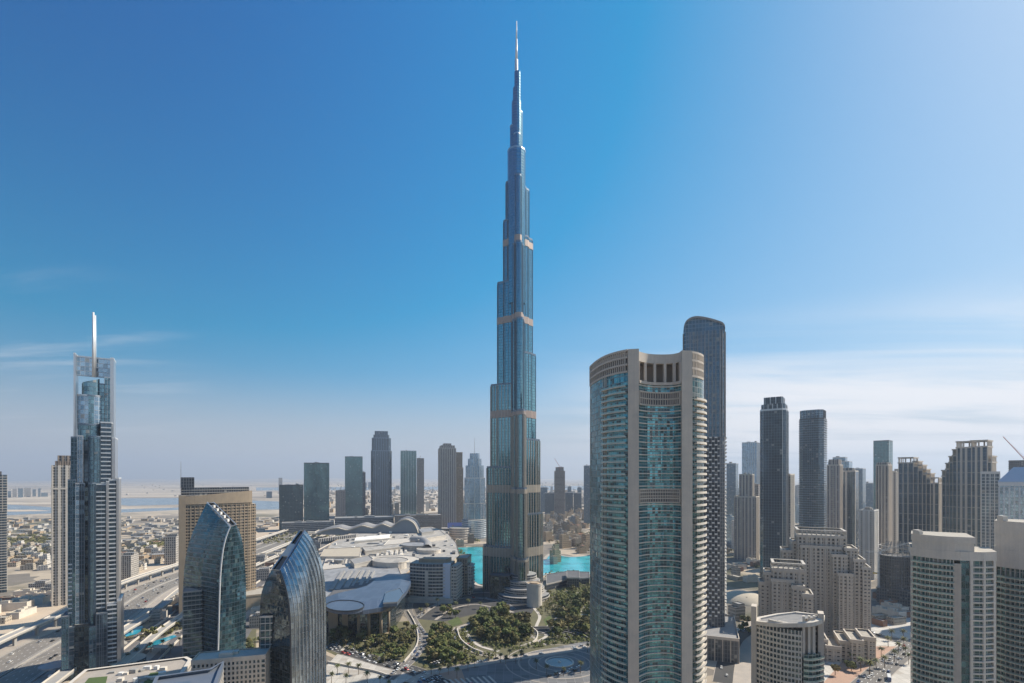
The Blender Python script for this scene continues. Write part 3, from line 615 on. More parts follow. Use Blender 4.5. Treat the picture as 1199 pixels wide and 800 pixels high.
# ------------------------------------------------------------------ towers near the viewer
def roof_plant(t, pts, z, n=4, mat='concrete', hmax=5.0, seed=1):
    rr = random.Random(seed); c = ctr(pts); xs = [p[0] for p in pts]; ys = [p[1] for p in pts]
    w, d = (max(xs) - min(xs)), (max(ys) - min(ys)); e = pts[1][0] - pts[0][0], pts[1][1] - pts[0][1]; rot = math.atan2(e[1], e[0])
    for k in range(n):
        m_ = MB(); m_.box(c[0] + (rr.random() - .5) * w * .42, c[1] + (rr.random() - .5) * d * .42, 3 + rr.random() * w * .14, 3 + rr.random() * d * .14, z + .02 + k * .01, z + 1.5 + rr.random() * hmax, rot)
        m_.build('roof_plant', mat, t)
def oval_tower():
    D = 296; X = lambda px, d: ((px - CX) / F * d, d)
    t = thing('oval_tower', 'big beige tower with teal glass, curved front and two stone piers', 'skyscraper', X(772, 320))
    zt = Zt(409.5, 288)
    A = X(735, 288); B = X(747.5, 287); Cc = X(797.5, 289); Dd = X(810, 290); E = X(823, 300)
    L0 = X(691, 333)
    back = [X(812, 352), X(770, 372), X(722, 362)]
    left = smooth([A, X(722, 293.5), X(708, 303.5), X(697.5, 318), L0], 6)       # from pier round to the far left edge
    bay = smooth([B, X(758, 292.5), X(772.5, 294.5), X(787, 293.5), Cc], 5)
    right = smooth([Dd, X(817.5, 293.5), E, X(824, 312), X(820, 330)], 5)
    outl = left[::-1] + bay[1:-1] if False else None
    ring = left[::-1] + [B] + bay[1:] + right + back                              # anticlockwise seen from above
    core = [p for p in ring]
    # glass
    ztop_g = Zt(447, 290)
    m_ = MB(); m_.prism(left[::-1], 0, Zt(440, 300), 0, 0, False, False, False); m_.build('left_glass_wall', ['fac_aqua'], t)
    zb = Zt(451, 293)
    m_ = MB(); m_.prism(bay, 0, zb, 0, 0, False, False, False)
    m_.build('bay_glass_wall', ['fac_aqua'], t)
    m_ = MB(); m_.prism(right, 0, Zt(442, 294), 0, 0, False, False, False); m_.prism([right[-1]] + back + [L0], 0, zt - 3, 1, 1, False, False, False)
    m_.build('side_glass_wall', ['fac_lagoon', 'fac_beige'], t)
    # spandrel edges of the bay: thin pale ledges; two service storeys of stone louvres
    m_ = MB(); z = 30.0
    while z < zb - 1: m_.band(bay, z, z + 0.6, 0.6, 0, False); z += 3.55
    m_.build('bay_ledges', ['stone_pale'], t)
    for ya, yb in ((573, 588.5), (474.5, 459.5)):
        a, b = sorted((Zt(ya, 292), Zt(yb, 292))); q = MB(); q.prism(offs(bay, .35, False), a, b, 0, 0, False, False, False)
        q.band(bay, a - .4, a + .4, .8, 1, False); q.band(bay, b - .4, b + .4, .8, 1, False); q.band(bay, (a + b) / 2 - .3, (a + b) / 2 + .3, .8, 1, False); q.piers(bay, 5.2, .7, .8, a, b, 1, False)
        q.build('service_storey', ['roof_dark', 'stone_beige'], t)
    # the two piers
    for a, b, zz in ((A, B, zt), (Cc, Dd, zt - .4)):
        q = MB(); i_ = [(a[0] + .5, a[1] + 9), (b[0] + .5, b[1] + 9)]; P = [(a[0], a[1] - 1.2), (b[0], b[1] - 1.2), i_[1], i_[0]]
        q.prism(P, 0, zz, 0, 0)
        for zz2 in range(40, int(zz), 14): q.band(P, zz2, zz2 + .12, -.0 + .04, 1)
        q.build('stone_pier', ['stone_beige', 'stone_grey'], t)
    # crown: screen of square openings at the left, loggia over the bay, short screen at the right
    def screen(line, z0, z1, rows, sp, name):
        q = MB(); h = (z1 - z0) / rows
        for k in range(rows + 1):
            q.band(line, z0 + k * h - h * .13, z0 + k * h + h * .13, .45, 0, False, .45)
        q.piers(line, sp, .95, .5, z0, z1, 0, False)
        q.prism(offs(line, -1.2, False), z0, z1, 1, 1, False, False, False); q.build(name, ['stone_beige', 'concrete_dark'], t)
    screen(left[::-1], Zt(440, 300), zt - .3, 3, 2.5, 'crown_screen')
    screen(right[:11], Zt(442, 294), zt - 1, 3, 2.5, 'crown_screen')
    q = MB(); za = Zt(449, 292); zc = Zt(425, 292)
    q.band(bay, za - .8, za + .8, 1.0, 0, False, 5); q.prism(offs(bay, .2, False) + offs(bay, -4, False)[::-1], zc, zt - 1.2, 0, 0, True, True)
    [q.box(bay[i][0], bay[i][1] + .6, 1.5, 2.2, za, zc, 0, 0) for i in (0, 4, 8, 12, 16, 20)]; q.prism(offs(bay, -6.5, False), za, zc, 1, 1, False, False, False); q.build('crown_loggia', ['stone_beige', 'stone_brown'], t)  # back wall browner: shade of the recess put into its colour
    q = MB(); q.face([(*p, zt - 4.5) for p in ring]); q.band(ring, zt - 4.5, zt - 1.5, -0.6, 1, True, .5); q.build('roof', ['roof_pale', 'stone_beige'], t)
    roof_plant(t, ring[-4:] + ring[:1], zt - 4.4, 3, 'concrete', 3, 3)
    # balconies, one to a storey: left bank (beside the pier) and right bank (towards the dark tower)
    lb = left[::-1][11:24]
    z = 36.5; n = 0
    while z < Zt(452, 295) and n < 52:
        q = MB(); q.band(lb, z, z + .4, 1.5, 0, False); b_ = q.build('balcony', ['stone_pale'], t); MB().band(offs(lb, 1.38, False), z + .41, z + 1.25, .06, 0, False).build('rail', ['glass_rail'], b_); z += 3.55; n += 1
    rb = right[2:12]; z = 36.5; n = 0
    while z < Zt(452, 294) and n < 48:
        q = MB(); q.band(rb, z, z + .5, 2.0, 0, False); b_ = q.build('balcony', ['stone_pale'], t); MB().band(offs(rb, 1.85, False), z + .51, z + 1.3, .1, 0, False).build('rail', ['stone_pale'], b_); z += 3.55; n += 1
    q = MB(); q.piers(left[::-1][:12], 5, .4, .12, 0, Zt(440, 300), 0, False); q.piers(left[::-1][11:14], 9, 1.0, .3, 0, Zt(440, 300), 0, False); q.build('mullion_fins', ['stone_beige'], t)
oval_tower()
def dark_tower():
    f = Fr(822, 480, 0); D = 480
    t = thing('dark_tower', 'tall charcoal tower with rounded top right behind the oval tower', 'skyscraper', (f.X, f.D, 0))
    r0, r1 = f.r(800), f.r(849.5); w = r1 - r0; dep = 38
    P = f.pts([(r0, 3), (r0 + 3, 0), (r1 - 5, 0), (r1 - 1, 4), (r1, 9), (r1, dep), (r0, dep)])
    z_a = f.z(512); z_b = f.z(388)
    m_ = MB(); m_.prism(P, 20, z_a, 2, 1, False); m_.prism(P, z_a, z_b, 0, 1); m_.piers(P, 3.4, .8, .7, z_a, z_b, 1); m_.build('wall', ['fac_blue', 'roof_grey', 'fac_charcoal'], t)
    # arched cap: steep at the left, long slope to the right
    prof = smooth([(f.r(x), f.z(y)) for x, y in ((800.2, 386), (800.9, 380), (803, 375), (807, 371.6), (813, 370), (820, 370.6), (830, 373.4), (839, 376.8), (845.5, 379.8), (848.4, 383), (849.2, 387))], 3)
    c = MB(); n = len(prof); f0, f1 = 1.5, dep - 1.5
    for i in range(n - 1):
        (ra, za), (rb, zb_) = prof[i], prof[i + 1]; c.face([(*f.w(ra, f0), za), (*f.w(rb, f0), zb_), (*f.w(rb, f1), zb_), (*f.w(ra, f1), za)], None, 1)
        for q0, q1, z0_, z1_ in ((ra, rb, za, zb_),):
            c.face([(*f.w(q0, f0), z_b), (*f.w(q1, f0), z_b), (*f.w(q1, f0), z1_), (*f.w(q0, f0), z0_)], [(q0, z_b), (q1, z_b), (q1, z1_), (q0, z0_)], 0)
            c.face([(*f.w(q1, f1), z_b), (*f.w(q0, f1), z_b), (*f.w(q0, f1), z0_), (*f.w(q1, f1), z1_)], [(q1, z_b), (q0, z_b), (q0, z0_), (q1, z1_)], 0)
            c.face([(*f.w(q0, f0 - 1.2), z0_ - 1.6), (*f.w(q1, f0 - 1.2), z1_ - 1.6), (*f.w(q1, f0 - 1.2), z1_ + .5), (*f.w(q0, f0 - 1.2), z0_ + .5)], None, 1); c.face([(*f.w(q0, f0 - 1.2), z0_ + .5), (*f.w(q1, f0 - 1.2), z1_ + .5), (*f.w(q1, f0), z1_ + .5), (*f.w(q0, f0), z0_ + .5)], None, 1)
    c.build('crown', ['fac_blue', 'roof_grey'], t)
    # staggered white balcony blocks on the lower half, each storey a part
    z = 30.0; n = 0
    while z < z_a and n < 95:
        q = MB()
        for i in range(len(P) - 2):
            a, b = P[i], P[i + 1]; l = math.hypot(b[0] - a[0], b[1] - a[1])
            if l < 6 : continue
            k = int(l // 4.6); ux, uy = (b[0] - a[0]) / l, (b[1] - a[1]) / l; nx, ny = uy, -ux
            for j in range(k):
                c0 = (j + .1 + (.5 if n % 2 else 0)) * l / k; c1 = min(l - .1, c0 + l / k * .5)
                if c1 - c0 < 1: continue
                Q = [(a[0] + ux * c0 + nx * 1.5, a[1] + uy * c0 + ny * 1.5), (a[0] + ux * c1 + nx * 1.5, a[1] + uy * c1 + ny * 1.5), (a[0] + ux * c1, a[1] + uy * c1), (a[0] + ux * c0, a[1] + uy * c0)]
                q.prism(Q, z, z + 1.25, 0, 0, True, True)
        q.build('balcony_row', ['white_paint'], t); z += 3.45; n += 1
    pd = MB(); Q = f.rect(f.r(794), f.r(862), -34, 44); pd.prism(Q, 0, 20, 0, 1); pd.band(Q, 19, 21.5, .6, 2); pd.piers(Q, 6, .8, .6, 0, 19, 2); pd.build('podium', ['fac_charcoal', 'roof_grey', 'stone_beige'], t)
    roof_plant(t, Q, 20, 3, 'roof_pale', 2.5, 9)
dark_tower()
def twin_plate_tower():
    f = Fr(110, 420, 6); zz = lambda y: f.z(y)
    t = thing('twin_plate_tower', 'slender stepped glass tower framed by two tall plates with twin spire', 'skyscraper', (f.X, f.D, 0))
    def slab(name, a, b, f0, f1, yb, yt, mats, fins=0, bands=0, taper=None):
        r0, r1 = f.r(a, f0), f.r(b, f0); P = f.rect(r0, r1, f0, f1); z0 = 0 if yb is None else zz(yb); z1 = zz(yt)
        q = MB().prism(P, z0, z1, 0, 1)
        if fins: q.piers(P, fins, .25, .35, z0, z1, 2)
        if bands: q.bands(P, z0 + 1, z1 - .5, 3.5, 1.0, .5, 2)
        q.band(P, z1 - .6, z1 + .5, .12, 2)
        return q.build(name, mats, t)
    ST = ['fac_steel', 'roof_grey', 'steel_blue']; SI = ['fac_silver', 'roof_grey', 'metal_silver']; PL = ['metal_silver', 'metal_silver', 'metal_white']; ST2 = ['fac_navy', 'roof_grey', 'steel_blue']
    # the two plates and the panel between their tops
    slab('plate', 86, 88.2, 6, 22, None, 414.5, PL); slab('plate', 129, 133.2, 6, 24, None, 416, PL)
    slab('top_panel', 88.25, 128.9, 15, 17, 438, 415, ['fac_silver', 'metal_silver', 'metal_silver'])
    slab('lattice_wall', 122.5, 128.9, 12, 16, 535, 438, ['fac_steel', 'metal_silver', 'metal_silver'], 1.6)
    # stepped heart
    slab('stair_core', 97, 122, 10, 26, None, 447, ST)
    c = f.w(f.r(106, 8), 10); r = (f.r(118, 8) - f.r(93.5, 8)) / 2
    q = MB(); O = arc(c, r, 180 - 0, 360 + 0, 20); O = [f.w(f.r(106, 8) + r * math.cos(a * math.pi / 20 + math.pi), 10 + r * .75 * math.sin(a * math.pi / 20 + math.pi)) for a in range(21)]
    q.prism(O, zz(500), zz(462), 0, 1)
    top = [(x, y, zz(462) + .02) for x, y in O]; up = []
    for i, (x, y) in enumerate(O): s_ = i / 20; up.append((x, y, zz(449) + (zz(441) - zz(449)) * s_))
    in_ = [(c[0] + (x - c[0]) * .86, c[1] + (y - c[1]) * .86) for x, y in O]
    q.loft([[(x, y, zz(462) + .02) for x, y in in_], [(x, y, u[2]) for (x, y), u in zip(in_, up)]], 0, True, 1)
    q.band(O, zz(462) - .8, zz(462) + .3, .25, 2); q.build('curved_lantern', ST, t)
    def bow(name, a, b, f0, depth, yb, yt, mats, fins=2.4):
        ra, rb = f.r(a, f0), f.r(b, f0); m_, h_ = (ra + rb) / 2, (rb - ra) / 2
        O = [f.w(m_ + h_ * math.cos(math.pi + k * math.pi / 14), f0 + depth * .0 + depth * math.sin(math.pi + k * math.pi / 14)) for k in range(15)] + [f.w(rb, 14), f.w(ra, 14)]
        z0 = 0 if yb is None else zz(yb); q = MB().prism(O, z0, zz(yt), 0, 1); q.band(O, zz(yt) - .5, zz(yt) + .7, .15, 2)
        if fins: q.piers(O, fins, .2, .3, z0, zz(yt) - .5, 2)
        q.build(name, mats, t)
    bow('bow_tier', 90.5, 118, 8, 3, 502, 462.5, SI, 0); bow('bow_tier', 91, 117, 6, 4, 516, 497, ST, 0)
    # main shaft: bays side by side
    slab('bay', 83, 90, 2, 20, None, 512.5, ST, 1.8); slab('bay', 90.2, 96.8, 0, 18, None, 511, SI, 2.2); slab('bay', 97, 103.8, 3.5, 18, None, 513.5, ST2, 0)
    bow('bow_bay', 103.5, 117.5, -.5, 2.5, None, 511.5, ST)
    slab('balcony_wall', 117.8, 130.5, 1, 22, None, 494, ['fac_navy', 'roof_grey', 'metal_white'], 0)
    slab('plate', 130.8, 134.8, -.5, 24, None, 512, PL)
    # lower, wider shaft
    slab('bay', 79.5, 88, -4, 16, None, 562, ST, 1.6); slab('bay', 88.2, 92.5, -6, 14, None, 566, SI, 0); slab('bay', 92.8, 98.3, -5, 14, None, 566, ST2, 1.4)
    slab('recess', 98.5, 104, -3.2, 10, None, 570, ['fac_dark_glass', 'roof_dark', 'metal_dark']); bow('bow_bay', 103.6, 112, -5, 2.2, None, 566, ST); slab('balcony_wall', 112.3, 124, -3, 14, None, 567, ['fac_navy', 'roof_grey', 'metal_white'])
    slab('plate', 124.3, 127.2, -4.6, 12, None, 564, PL); slab('balcony_wall', 127.4, 136, -2, 18, None, 562, ['fac_navy', 'roof_grey', 'metal_white']); slab('plate', 136.2, 139, -3, 20, None, 560, PL)
    # base block
    slab('base_bay', 72, 80, -9, 10, None, 716, ST, 1.6); slab('base_bay', 80.3, 86.5, -11, 8, None, 728, ST2, 0); slab('base_bay', 86.7, 104, -9, 8, None, 727, ['fac_dark_glass', 'roof_pale', 'metal_dark'], 3)
    slab('base_bay', 104.3, 112, -11, 8, None, 730, ST, 1.8); slab('base_bay', 112.3, 125, -12, 8, None, 716, ST2, 2.5); slab('balcony_wall', 125.3, 137, -8, 18, None, 706, ['fac_navy', 'roof_grey', 'metal_white']); slab('plate', 137.2, 141.5, -9, 20, None, 704, PL)
    # storey by storey balconies
    def balcs(a, b, f0, y0, y1, d, n0):
        z = zz(y0); n = 0
        while z < zz(y1) and n < n0:
            r0, r1 = f.r(a, f0), f.r(b, f0); q = MB(); q.prism(f.rect(r0, r1, f0 - d, f0 - .003), z, z + .95, 0, 0, True, True); q.build('balcony', 'metal_white', t); z += 3.5; n += 1
    balcs(118.2, 130, 1, 566, 497, 1.4, 16); balcs(112.6, 123.6, -3, 712, 570, 1.4, 28); balcs(127.6, 135.6, -2, 703, 565, 1.3, 28); balcs(125.6, 136.6, -8, 784, 708, 1.3, 16); balcs(80, 84.5, -4, 714, 565, .9, 12)
    s_ = MB(); c1 = f.w(f.r(109.3, 8), 8); c2 = f.w(f.r(111.4, 8), 9)
    s_.tube((*c1, zz(440)), (*c1, zz(363)), 1.0, .75, 8); s_.tube((*c2, zz(440)), (*c2, zz(366)), .7, .55, 8); s_.build('spire', 'metal_white', t)
    for k, (px, py, r) in enumerate(((66, 778, 11), (72, 789, 8))):
        g = G(px, py, 9 - k * 3); q = MB(); O = arc(g, r, 0, 360, 30)[:-1]; q.prism(O, 8 - k * 3, 9 - k * 3, 0, 0, True, True); q.tube((*g, 0), (*g, 8 - k * 3), .8); q.build('entrance_canopy', 'steel_blue', t)
    q = MB(); O = arc(f.w(f.r(141, 0) + 4, -2), 14, 0, 360, 30)[:-1]; q.prism(O, 0, 7, 0, 1); q.build('podium_drum', ['fac_steel', 'roof_pale'], t)
twin_plate_tower()
def curve3(L, n=14):
    """a curve through (px, py, distance) places, evenly re-sampled"""
    P = [((x - CX) / F * d, d, Zt(y, d)) for x, y, d in L]; Q = smooth(P, 8); d_ = [0]
    for a, b in zip(Q, Q[1:]): d_.append(d_[-1] + (Vector(b) - Vector(a)).length)
    o = []
    for k in range(n + 1):
        s_ = d_[-1] * k / n; i = max(j for j in range(len(d_)) if d_[j] <= s_ + 1e-6); i = min(i, len(Q) - 2)
        f_ = (s_ - d_[i]) / max(1e-6, d_[i + 1] - d_[i]); o.append(tuple(Vector(Q[i]).lerp(Vector(Q[i + 1]), f_)))
    return o
def sail(name, label, Lc, Ec, Rc, Bc, mats, extra=None):
    N = 26
    Lc, Ec, Rc, Bc = (curve3(c, N) for c in (Lc, Ec, Rc, Bc)); t = thing(name, label, 'office tower', (Ec[0][0], Ec[0][1] + 12, 0))
    def face(A, B, nm, m_, bulge, rib=0):
        q = MB(); K = 10; rows = []
        for i in range(N + 1):
            a, b = Vector(A[i]), Vector(B[i]); d = b - a; nrm = Vector((d.y, -d.x, 0)).normalized()
            rows.append([tuple(a.lerp(b, k / K) + nrm * bulge * math.sin(math.pi * k / K)) for k in range(K + 1)])
        w = (Vector(A[0]) - Vector(B[0])).length
        for i in range(N):
            for k in range(K):
                z0, z1 = rows[i][k][2], rows[i + 1][k][2]
                q.face([rows[i][k], rows[i][k + 1], rows[i + 1][k + 1], rows[i + 1][k]], [(w * k / K, rows[i][k][2]), (w * (k + 1) / K, rows[i][k + 1][2]), (w * (k + 1) / K, rows[i + 1][k + 1][2]), (w * k / K, rows[i + 1][k][2])], 0, True)
        q.build(nm, m_, t); return rows
    rl = face(Lc, Ec, 'left_glass_wall', mats[0], 1.5 if mats[3] else -1.2); rr = face(Ec, Rc, 'right_glass_wall', mats[1], 2.2)
    face(Rc, Bc, 'rear_wall', mats[2], 1); face(Bc, Lc, 'rear_wall', mats[2], 1)
    q = MB()
    for i in range(N): q.bar(Ec[i], Ec[i + 1], 0.9)
    q.build('ridge_blade', 'metal_white' if mats[3] else 'metal_dark', t)
    # top slot: dark pit between the two glass walls with pale machinery in it
    pit = MB(); T = [Lc[-1], Ec[-1], Rc[-1], Bc[-1]]; dn = [(Vector(p) - Vector((0, 0, 2.5))) for p in T]
    pit.face(dn, None, 0); pit.build('roof', 'roof_dark', t)
    for k in range(5):
        a = Vector(Lc[-1]).lerp(Vector(Ec[-1]), .15 + .15 * k); b = Vector(Bc[-1]).lerp(Vector(Rc[-1]), .15 + .15 * k); m0 = a.lerp(b, .35); m1 = a.lerp(b, .65)
        u = MB(); u.bar(m0 - Vector((0, 0, .5)), m1 - Vector((0, 0, .5)), 2.4); u.build('roof_plant', 'white_paint', t)
    e = MB()
    for A, B in ((Lc, Ec), (Ec, Rc), (Rc, Bc), (Bc, Lc)): e.bar(A[-1], B[-1], 0.8)
    e.build('top_rim', 'metal_silver', t)
    return t, Lc, Ec, Rc, Bc
t1 = sail('sail_office_tower', 'dark teal curved glass office tower with white ridge before the brown hotel',
     [(213.5, 775, 468), (214, 700, 468), (217, 655, 468), (224, 628, 469), (234, 605, 471), (242.5, 588.5, 474)],
     [(255, 778, 440), (256.5, 720, 440), (258, 675, 440), (261, 645, 441), (265, 628, 443), (269.5, 617, 445)],
     [(287.5, 775, 462), (288, 700, 462), (287.5, 672, 462), (285, 641, 460), (281, 624, 457), (276.5, 614.5, 455)],
     [(262, 760, 498), (262, 700, 498), (259, 640, 492), (254, 604, 486), (250, 588.5, 480)], ['fac_sail', 'fac_sail', 'fac_dark_glass', True])
t2 = sail('scaled_office_tower', 'curved office tower clad in overlapping silver glass strips with slanting cut top',
     [(303, 845, 372), (303, 760, 372), (305, 704, 373), (309.5, 684, 375), (318.5, 667, 379)],
     [(341.5, 850, 352), (341, 790, 352), (339.5, 722, 353), (335, 690, 355), (328, 668, 358)],
     [(382, 850, 376), (382, 760, 376), (381.3, 695, 376), (377, 660, 375), (367, 634, 374), (357, 621, 373)],
     [(345, 850, 400), (345, 760, 400), (348, 690, 397), (351, 650, 394), (351.5, 621.5, 390)], ['fac_dark_glass', 'fac_scale', 'fac_dark_glass', False])
def sail_extras():
    t, L_, E, R, B = t2
    N = len(E) - 1
    for k in range(1, 11):                                                       # projecting strips that follow the curve
        q = MB()
        for i in range(N):
            a, b = Vector(E[i]).lerp(Vector(R[i]), k / 11), Vector(E[i + 1]).lerp(Vector(R[i + 1]), k / 11)
            d = Vector(R[i]) - Vector(E[i]); n = Vector((d.y, -d.x, 0)).normalized(); s_ = 2.2 * math.sin(math.pi * k / 11)
            q.face([a + n * (s_ - .1), a + n * (s_ + .75), b + n * (s_ + .75), b + n * (s_ - .1)]); q.face([a + n * (s_ + .75) + d.normalized() * .22, a + n * (s_ - .1) + d.normalized() * .22, b + n * (s_ - .1) + d.normalized() * .22, b + n * (s_ + .75) + d.normalized() * .22])
            q.face([a + n * (s_ + .75), a + n * (s_ + .75) + d.normalized() * .22, b + n * (s_ + .75) + d.normalized() * .22, b + n * (s_ + .75)])
        q.build('glass_strip', 'metal_silver', t)
    f = Fr(318, 366, 14); P = f.rect(f.r(305), f.r(333), 0, 14); q = MB(); q.prism(P, 0, f.z(722), 0, 1); q.bands(P, 5, f.z(722), 5, .6, .4, 2); q.piers(P, 3.5, .3, .4, 0, f.z(722), 2); q.band(P, f.z(722) - .6, f.z(722) + .8, .5, 2)
    q.build('atrium_block', ['fac_teal_dark', 'roof_grey', 'metal_silver'], t)
    t, L_, E, R, B = t1
    g = MB()
    for z in range(12, 150, 4):                                                  # thin sun ledges across the left wall
        i = [j for j in range(len(L_) - 1) if L_[j][2] <= z < L_[j + 1][2]]; k = [j for j in range(len(E) - 1) if E[j][2] <= z < E[j + 1][2]]
        if not i or not k: continue
        i, k = i[0], k[0]; a = Vector(L_[i]).lerp(Vector(L_[i + 1]), (z - L_[i][2]) / (L_[i + 1][2] - L_[i][2])); b = Vector(E[k]).lerp(Vector(E[k + 1]), (z - E[k][2]) / (E[k + 1][2] - E[k][2]))
        d = b - a; n = Vector((d.y, -d.x, 0)).normalized()
        for s0, s1 in ((.06, .46), (.54, .94)):
            p, q = a + d * s0 + n * 1.35, a + d * s1 + n * 1.35; g.bar(p, q, .5)
    g.build('sun_ledges', 'steel_blue', t)
    f = Fr(236, 448, 0); P = f.rect(f.r(214.5), f.r(236), 0, 20); q = MB(); q.prism(P, 0, f.z(692), 0, 1); q.bands(P, 4, f.z(692), 4, .8, .6, 2); q.band(P, f.z(692) - .5, f.z(692) + .9, .3, 2); q.build('front_block', ['fac_teal_dark', 'roof_grey', 'concrete'], t)
sail_extras()
def brown_hotel():
    f = Fr(254, 610, -4); z = f.z
    t = thing('grid_hotel', 'broad tan hotel with window grid and dark mast topped crown', 'hotel', (f.X, f.D, 0))
    ra, rb = f.r(211), f.r(297)
    # curved slab: front bows towards the right, tan frame round the left and top edge
    O = [f.w(ra + (rb - ra) * s_, 14 * s_ * s_ + (0 if s_ < .98 else 2)) for s_ in [k / 16 for k in range(17)]]
    dep = 26; bk = [f.w(rb - 2, 14 + dep), f.w(ra, dep)]
    m_ = MB(); m_.prism(O + bk, 0, z(588), 0, 1); m_.piers(O, 3.4, 1.2, .8, 0, z(588), 2, False); m_.bands(O, 3, z(588), 3.6, 1.3, .6, 2, False); m_.build('wall', ['fac_gold', 'roof_grey', 'stone_gold'], t)
    q = MB(); P = f.rect(ra - 1.2, ra + 5.5, -1.5, dep); q.prism(P, 0, z(580), 0, 0)
    O2 = [f.w(ra + (rb - ra) * s_, 14 * s_ * s_ - 1.4) for s_ in [.07 + k / 17 for k in range(17) if .07 + k / 17 < .99]]
    O2 = O2 + [f.w(rb, 13)]
    for i in range(len(O2) - 1):                                                 # frame beam, its top rising slightly to the right
        s_ = i / (len(O2) - 1); z0, z1 = z(590), z(581) + 6 * s_
        a, b = O2[i], O2[i + 1]; c_, d_ = offs([a, b], -6, False)
        q.prism([a, b, d_, c_], z0, z1, 0, 0, True, True)
    q.build('portal_frame', ['stone_gold'], t)
    k = MB(); C = [f.w(ra + 1 + (rb - ra - 4) * s_, 5 + 12 * s_ * s_) for s_ in [j / 10 for j in range(11)]]; C2 = [f.w(rb - 4, dep + 8), f.w(ra + 1, dep - 2)]
    k.prism(C + C2, z(588) + .01, z(571), 0, 1); k.bands(C + C2, z(583), z(571), 3, .7, .5, 2); k.prism(f.rect(ra + .5, ra + 14, 4, dep - 3), z(571) + .01, z(559), 0, 1); k.build('crown', ['fac_charcoal', 'roof_dark', 'concrete'], t)
    s_ = MB(); c = f.w(ra + .8, 6); s_.tube((*c, z(572)), (*c, z(541)), .45, .25, 6); s_.build('mast', 'metal_silver', t)
    n = MB()
    e = f.w(rb, 14); E = [f.w(rb - .4, 15), f.w(rb + 4.5, 17), f.w(rb + 4.5, 17 + dep - 6), f.w(rb - .4, dep + 9)]
    n.prism(E, 0, z(592), 0, 1); n.bands(E, 3, z(592), 3.6, 1.5, .5, 2); n.build('end_wing', ['fac_gold', 'roof_pale', 'stone_gold'], t)
    pd = MB(); P = f.rect(f.r(285), f.r(313), -18, 22); pd.prism(P, 0, 17, 0, 1); pd.band(P, 16, 18, .4, 0); pd.build('podium', ['stone_sand', 'roof_pale'], t)
brown_hotel()
def slim_tower():
    f = Fr(82, 640, 4); t = thing('slim_tower', 'tall slim tan tower with stepped crown behind the twin plate tower', 'skyscraper', (f.X, f.D, 0)); z = f.z
    P = f.rect(f.r(60.5), f.r(104), 0, 28); q = MB(); q.prism(P, 0, z(545), 0, 1); q.piers(P, 7.5, 2.6, .9, 0, z(545), 2); q.band(P, z(572) - 1, z(572) + 1, 1.0, 2); q.build('wall', ['fac_beige', 'roof_grey', 'stone_pale'], t)
    q = MB()
    for a, b, y in ((64.5, 100, 540), (67.5, 97, 533.5)): P = f.rect(f.r(a), f.r(b), 2, 25); q.prism(P, z(545) + .01, z(y), 0, 1); q.piers(P, 5, 1.6, .6, z(545), z(y), 1)
    q.build('crown', ['fac_brown', 'stone_brown'], t)
    f = Fr(-6, 700, 0); t = thing('edge_tower', 'dark blue tower cut off by the left picture edge', 'skyscraper', (f.X, f.D, 0)); P = f.rect(f.r(-32), f.r(8), 0, 26)
    q = MB(); q.prism(P, 0, f.z(556), 0, 1); q.bands(P, 4, f.z(556), 3.6, .8, .5, 2); q.piers(P, 4, .6, .5, f.z(600), f.z(556), 2); q.build('wall', ['fac_navy', 'roof_dark', 'stone_grey'], t)
    q = MB().prism(f.rect(f.r(-20), f.r(2), 6, 18), f.z(556) + .01, f.z(552), 0, 0); q.build('crown', 'roof_dark', t)
slim_tower()
# ------------------------------------------------------------------ office and hotel towers of the middle distance
def tower(name, label, px0, px1, D, yt, mat, depth=None, turn=0, cat='skyscraper', cap='roof_grey', trim='metal_silver', fins=None, bands=None, setb=(), crown=None, mast=None, plant=2, group=None, y_cut=0, parapet=1.5, chamf=0):
    f = Fr((px0 + px1) / 2, D, turn); t = thing(name, label, cat, (f.X, f.D, 0), group)
    W_ = (px1 - px0) * D * math.cos(math.atan2(f.X, D)) / F; tr = math.radians(abs(turn)); dep = depth or W_ * .9
    w = (W_ - dep * math.sin(tr)) / math.cos(tr) if turn else W_
    def foot(k): 
        a, b = w * k / 2, dep * k
        o = (dep - b) / 2
        if chamf:
            c = chamf * k; return f.pts([(-a + c, o), (a - c, o), (a, o + c), (a, o + b - c), (a - c, o + b), (-a + c, o + b), (-a, o + b - c), (-a, o + c)])
        return f.pts([(-a, o), (a, o), (a, o + b), (-a, o + b)])
    m_ = MB(); z0 = 0.0; lv = list(setb) + [(None, yt)]; k = 1.0
    for i, (kn, y) in enumerate(lv):
        P = foot(k); z1 = f.z(y); m_.prism(P, z0, z1, 0, 1)
        if fins: m_.piers(P, fins[0], fins[1], fins[2], z0, z1, 2)
        if bands: m_.bands(P, z0 + bands[0] * .4, z1 - .3, bands[0], bands[1], bands[2], 2)
        m_.band(P, z1 - .8, z1 + parapet, .15, 2); z0 = z1 + .004
        if kn: k = kn
    m_.build('wall', [mat, cap, trim], t); P = foot(k)
    if plant: roof_plant(t, P, z0, plant, 'concrete', 4, int(px0))
    if crown:                                                                     # (inset, y, material)
        q = MB()
        for ins, y0, y1, mm in crown: Q = offs(P, -ins); q.prism(Q, z0 + .01 if y0 is None else f.z(y0), f.z(y1), mm, 1); q.piers(Q, 6, 1, .5, z0 + .01 if y0 is None else f.z(y0), f.z(y1) - .1, 2)
        q.build('crown', [mat, cap, trim], t)
    if mast:
        c = ctr(P); q = MB(); q.tube((*c, z0), (*c, f.z(mast[0])), mast[1], mast[1] * .3, 6); q.build('mast', 'metal_silver', t)
    return t, f, P, z0
